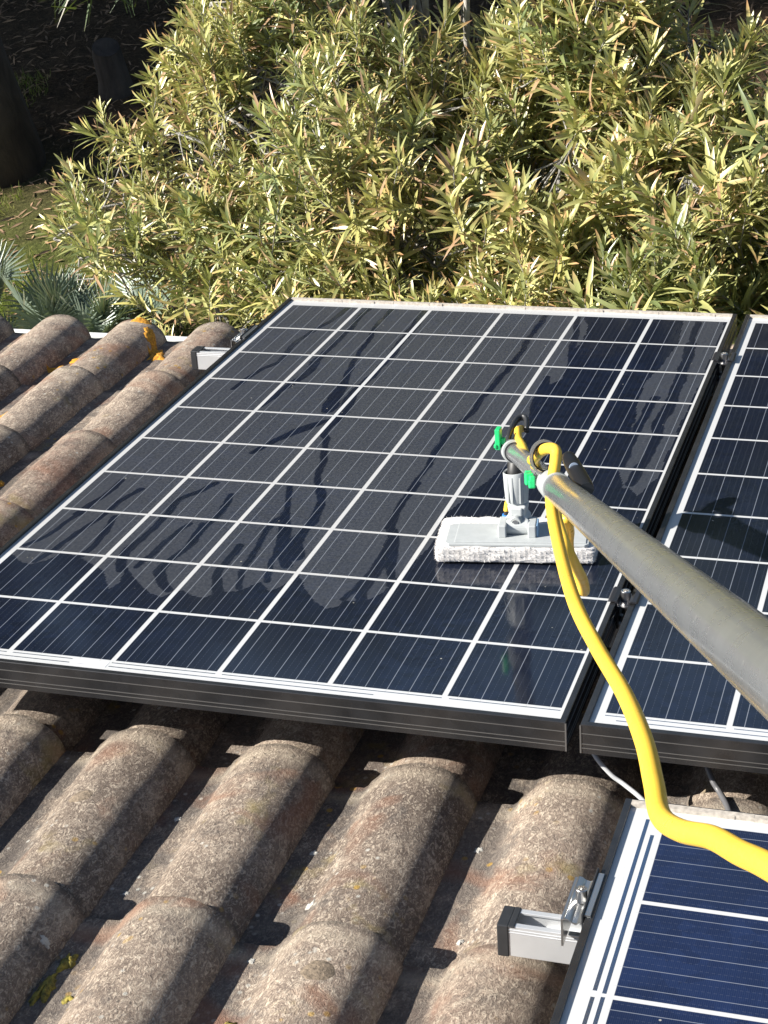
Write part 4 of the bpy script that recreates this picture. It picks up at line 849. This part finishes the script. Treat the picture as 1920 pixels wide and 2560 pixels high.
def bush(p, rx, ry, h, label, seed, n=9000, leaf=.10, m=None, group='dark shrubs at the back of the garden'):
    r = np.random.default_rng(seed); root = thing('shrub', p, label, 'shrub', group); st = MB()
    d = unit(r.normal(size=(n, 3))); q = r.uniform(.45, 1., (n, 1)) ** .5; P = d * q * np.array([rx, ry, h / 2]) + np.array([0, 0, h / 2]); nn = np.array([noise.noise(Vector(x) * 1.3 + Vector((seed, 0, 0))) for x in P]); P = P[(nn > -.16) & (P[:, 2] > 0)]
    P += unit(P - np.array([0, 0, h / 2])) * (np.array([noise.noise(Vector(x) * 2.1) for x in P])[:, None]) * .35
    k = len(P); dd = unit(r.normal(size=(k, 3)) + unit(P) * .6 + np.array([0, 0, .2])); V, F, A = blades(P, dd, r.normal(size=(k, 3)) + np.array([0, 0, 1.]), r.uniform(.6, 1.2, k) * leaf, np.full(k, leaf * .19), np.full(k, .2), ((0, .2), (.45, 1.), (1, .06)), .2)
    mesh_np('foliage', V, F, m or M_BSH, root, {'along': A, 'rnd': np.repeat(r.random(k), 9)})
    for i in range(7):
        a = r.uniform(0, 6.28); st.tube([(0, 0, 0), (.4 * rx * math.cos(a), .4 * ry * math.sin(a), h * .35), (.7 * rx * math.cos(a), .7 * ry * math.sin(a), h * .7)], [.04, .03, .015], 6)
    st.build('stems', M_PB, root, smooth=True)
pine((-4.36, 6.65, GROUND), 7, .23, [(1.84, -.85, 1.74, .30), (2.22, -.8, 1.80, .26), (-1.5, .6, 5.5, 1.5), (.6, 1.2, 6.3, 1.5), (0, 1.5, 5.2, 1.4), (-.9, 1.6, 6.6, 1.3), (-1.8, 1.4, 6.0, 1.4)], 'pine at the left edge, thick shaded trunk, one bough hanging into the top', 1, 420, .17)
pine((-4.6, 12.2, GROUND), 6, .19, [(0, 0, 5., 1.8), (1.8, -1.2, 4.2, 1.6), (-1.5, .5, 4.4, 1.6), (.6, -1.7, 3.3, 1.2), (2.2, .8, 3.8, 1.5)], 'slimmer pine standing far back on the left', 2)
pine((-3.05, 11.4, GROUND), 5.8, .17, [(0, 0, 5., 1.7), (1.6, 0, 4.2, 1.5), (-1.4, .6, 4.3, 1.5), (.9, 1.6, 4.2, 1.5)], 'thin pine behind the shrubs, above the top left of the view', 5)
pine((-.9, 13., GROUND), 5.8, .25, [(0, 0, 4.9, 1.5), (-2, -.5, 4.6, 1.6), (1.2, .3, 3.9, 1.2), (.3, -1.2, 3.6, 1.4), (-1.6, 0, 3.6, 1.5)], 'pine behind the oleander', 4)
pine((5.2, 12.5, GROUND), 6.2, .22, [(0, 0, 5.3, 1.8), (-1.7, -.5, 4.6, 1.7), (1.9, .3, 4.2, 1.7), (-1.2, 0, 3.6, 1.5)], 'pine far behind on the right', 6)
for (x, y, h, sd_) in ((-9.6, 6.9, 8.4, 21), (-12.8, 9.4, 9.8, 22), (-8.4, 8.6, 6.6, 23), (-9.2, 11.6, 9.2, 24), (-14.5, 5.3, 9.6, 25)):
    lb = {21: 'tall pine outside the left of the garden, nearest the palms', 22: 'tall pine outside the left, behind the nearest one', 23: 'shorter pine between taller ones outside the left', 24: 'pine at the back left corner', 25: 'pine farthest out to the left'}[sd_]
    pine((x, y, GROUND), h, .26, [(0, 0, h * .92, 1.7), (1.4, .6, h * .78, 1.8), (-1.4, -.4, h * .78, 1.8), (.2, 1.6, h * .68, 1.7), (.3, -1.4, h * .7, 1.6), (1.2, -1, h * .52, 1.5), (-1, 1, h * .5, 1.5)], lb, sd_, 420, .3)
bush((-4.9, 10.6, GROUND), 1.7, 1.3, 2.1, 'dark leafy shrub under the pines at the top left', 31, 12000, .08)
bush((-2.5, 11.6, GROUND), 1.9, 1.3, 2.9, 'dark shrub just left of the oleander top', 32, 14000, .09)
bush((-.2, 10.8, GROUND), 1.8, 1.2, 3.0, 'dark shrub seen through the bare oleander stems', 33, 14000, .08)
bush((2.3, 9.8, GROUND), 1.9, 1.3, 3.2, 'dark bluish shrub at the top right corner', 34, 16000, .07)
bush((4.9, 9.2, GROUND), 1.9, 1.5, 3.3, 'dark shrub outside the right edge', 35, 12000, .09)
# cut stump in the shade
sp_ = thing('tree_stump', (-3.75, 7.72, GROUND), 'short upright tree stump standing in the dark shade', 'stump'); mb = MB()
mb.tube([(0, 0, -.05), (.01, 0, .1), (.0, .01, .27), (.01, 0, .31)], [.13, .10, .092, .085], 18); mb.build('trunk', M_PB, sp_, smooth=False)
# fallen twigs, cones and grass
M_DRY = simple('dry_litter', (.30, .19, .11), .9, noise_amt=.4, nscale=6)
n = 15000; X = rng.uniform(-7, 1.8, n); Y = rng.uniform(3.6, 10.5, n); Z = np.array([gz(x, y) for x, y in zip(X, Y)]); az = rng.uniform(0, 6.28, n)
d = np.stack([np.cos(az), np.sin(az), rng.uniform(-.05, .30, n)], 1); V, F, A = blades(np.stack([X, Y, Z + .004], 1), unit(d), np.tile([0, 0, 1.], (n, 1)) + rng.normal(0, .4, (n, 3)), rng.uniform(.03, .11, n), rng.uniform(.002, .009, n), np.full(n, .1), ((0, .3), (.5, 1.), (1, .1)), .2)
tag(mesh_np('leaf_litter', V, F, M_DRY, None, {}), 'dry fallen leaves and needles on the ground', 'leaf litter', kind='stuff')
n = 60000; X = rng.uniform(-5.2, 1.5, n); Y = rng.uniform(3.3, 8.2, n); k_ = np.array([noise.noise((x * 1.1, y * 1.1, 7)) + .35 * noise.noise((x * 4, y * 4, 2)) for x, y in zip(X, Y)]) > -.05 + .30 * (Y - 5.6)
X, Y = X[k_], Y[k_]; n = len(X); Z = np.array([gz(x, y) for x, y in zip(X, Y)]); d = np.stack([rng.normal(0, .45, n), rng.normal(0, .45, n), np.ones(n)], 1)
V, F, A = blades(np.stack([X, Y, Z], 1), unit(d), rng.normal(size=(n, 3)), rng.uniform(.025, .075, n), rng.uniform(.0015, .0032, n), rng.uniform(0, .5, n), ((0, 1.), (.5, .8), (1, .1)), 0.)
M_GRS = m_leaf('grass_blade', [(0., (.09, .13, .02)), (.5, (.17, .22, .04)), (1., (.30, .30, .08))], ((.40, .34, .14), (.42, .33, .17)), (.2, .24, .08), rough=.6, spec=.2, trans=.4, dry=.25)
tag(mesh_np('grass', V, F, M_GRS, None, {'along': A, 'rnd': np.repeat(rng.random(n), 9)}), 'short patchy grass behind the house', 'grass', kind='stuff')
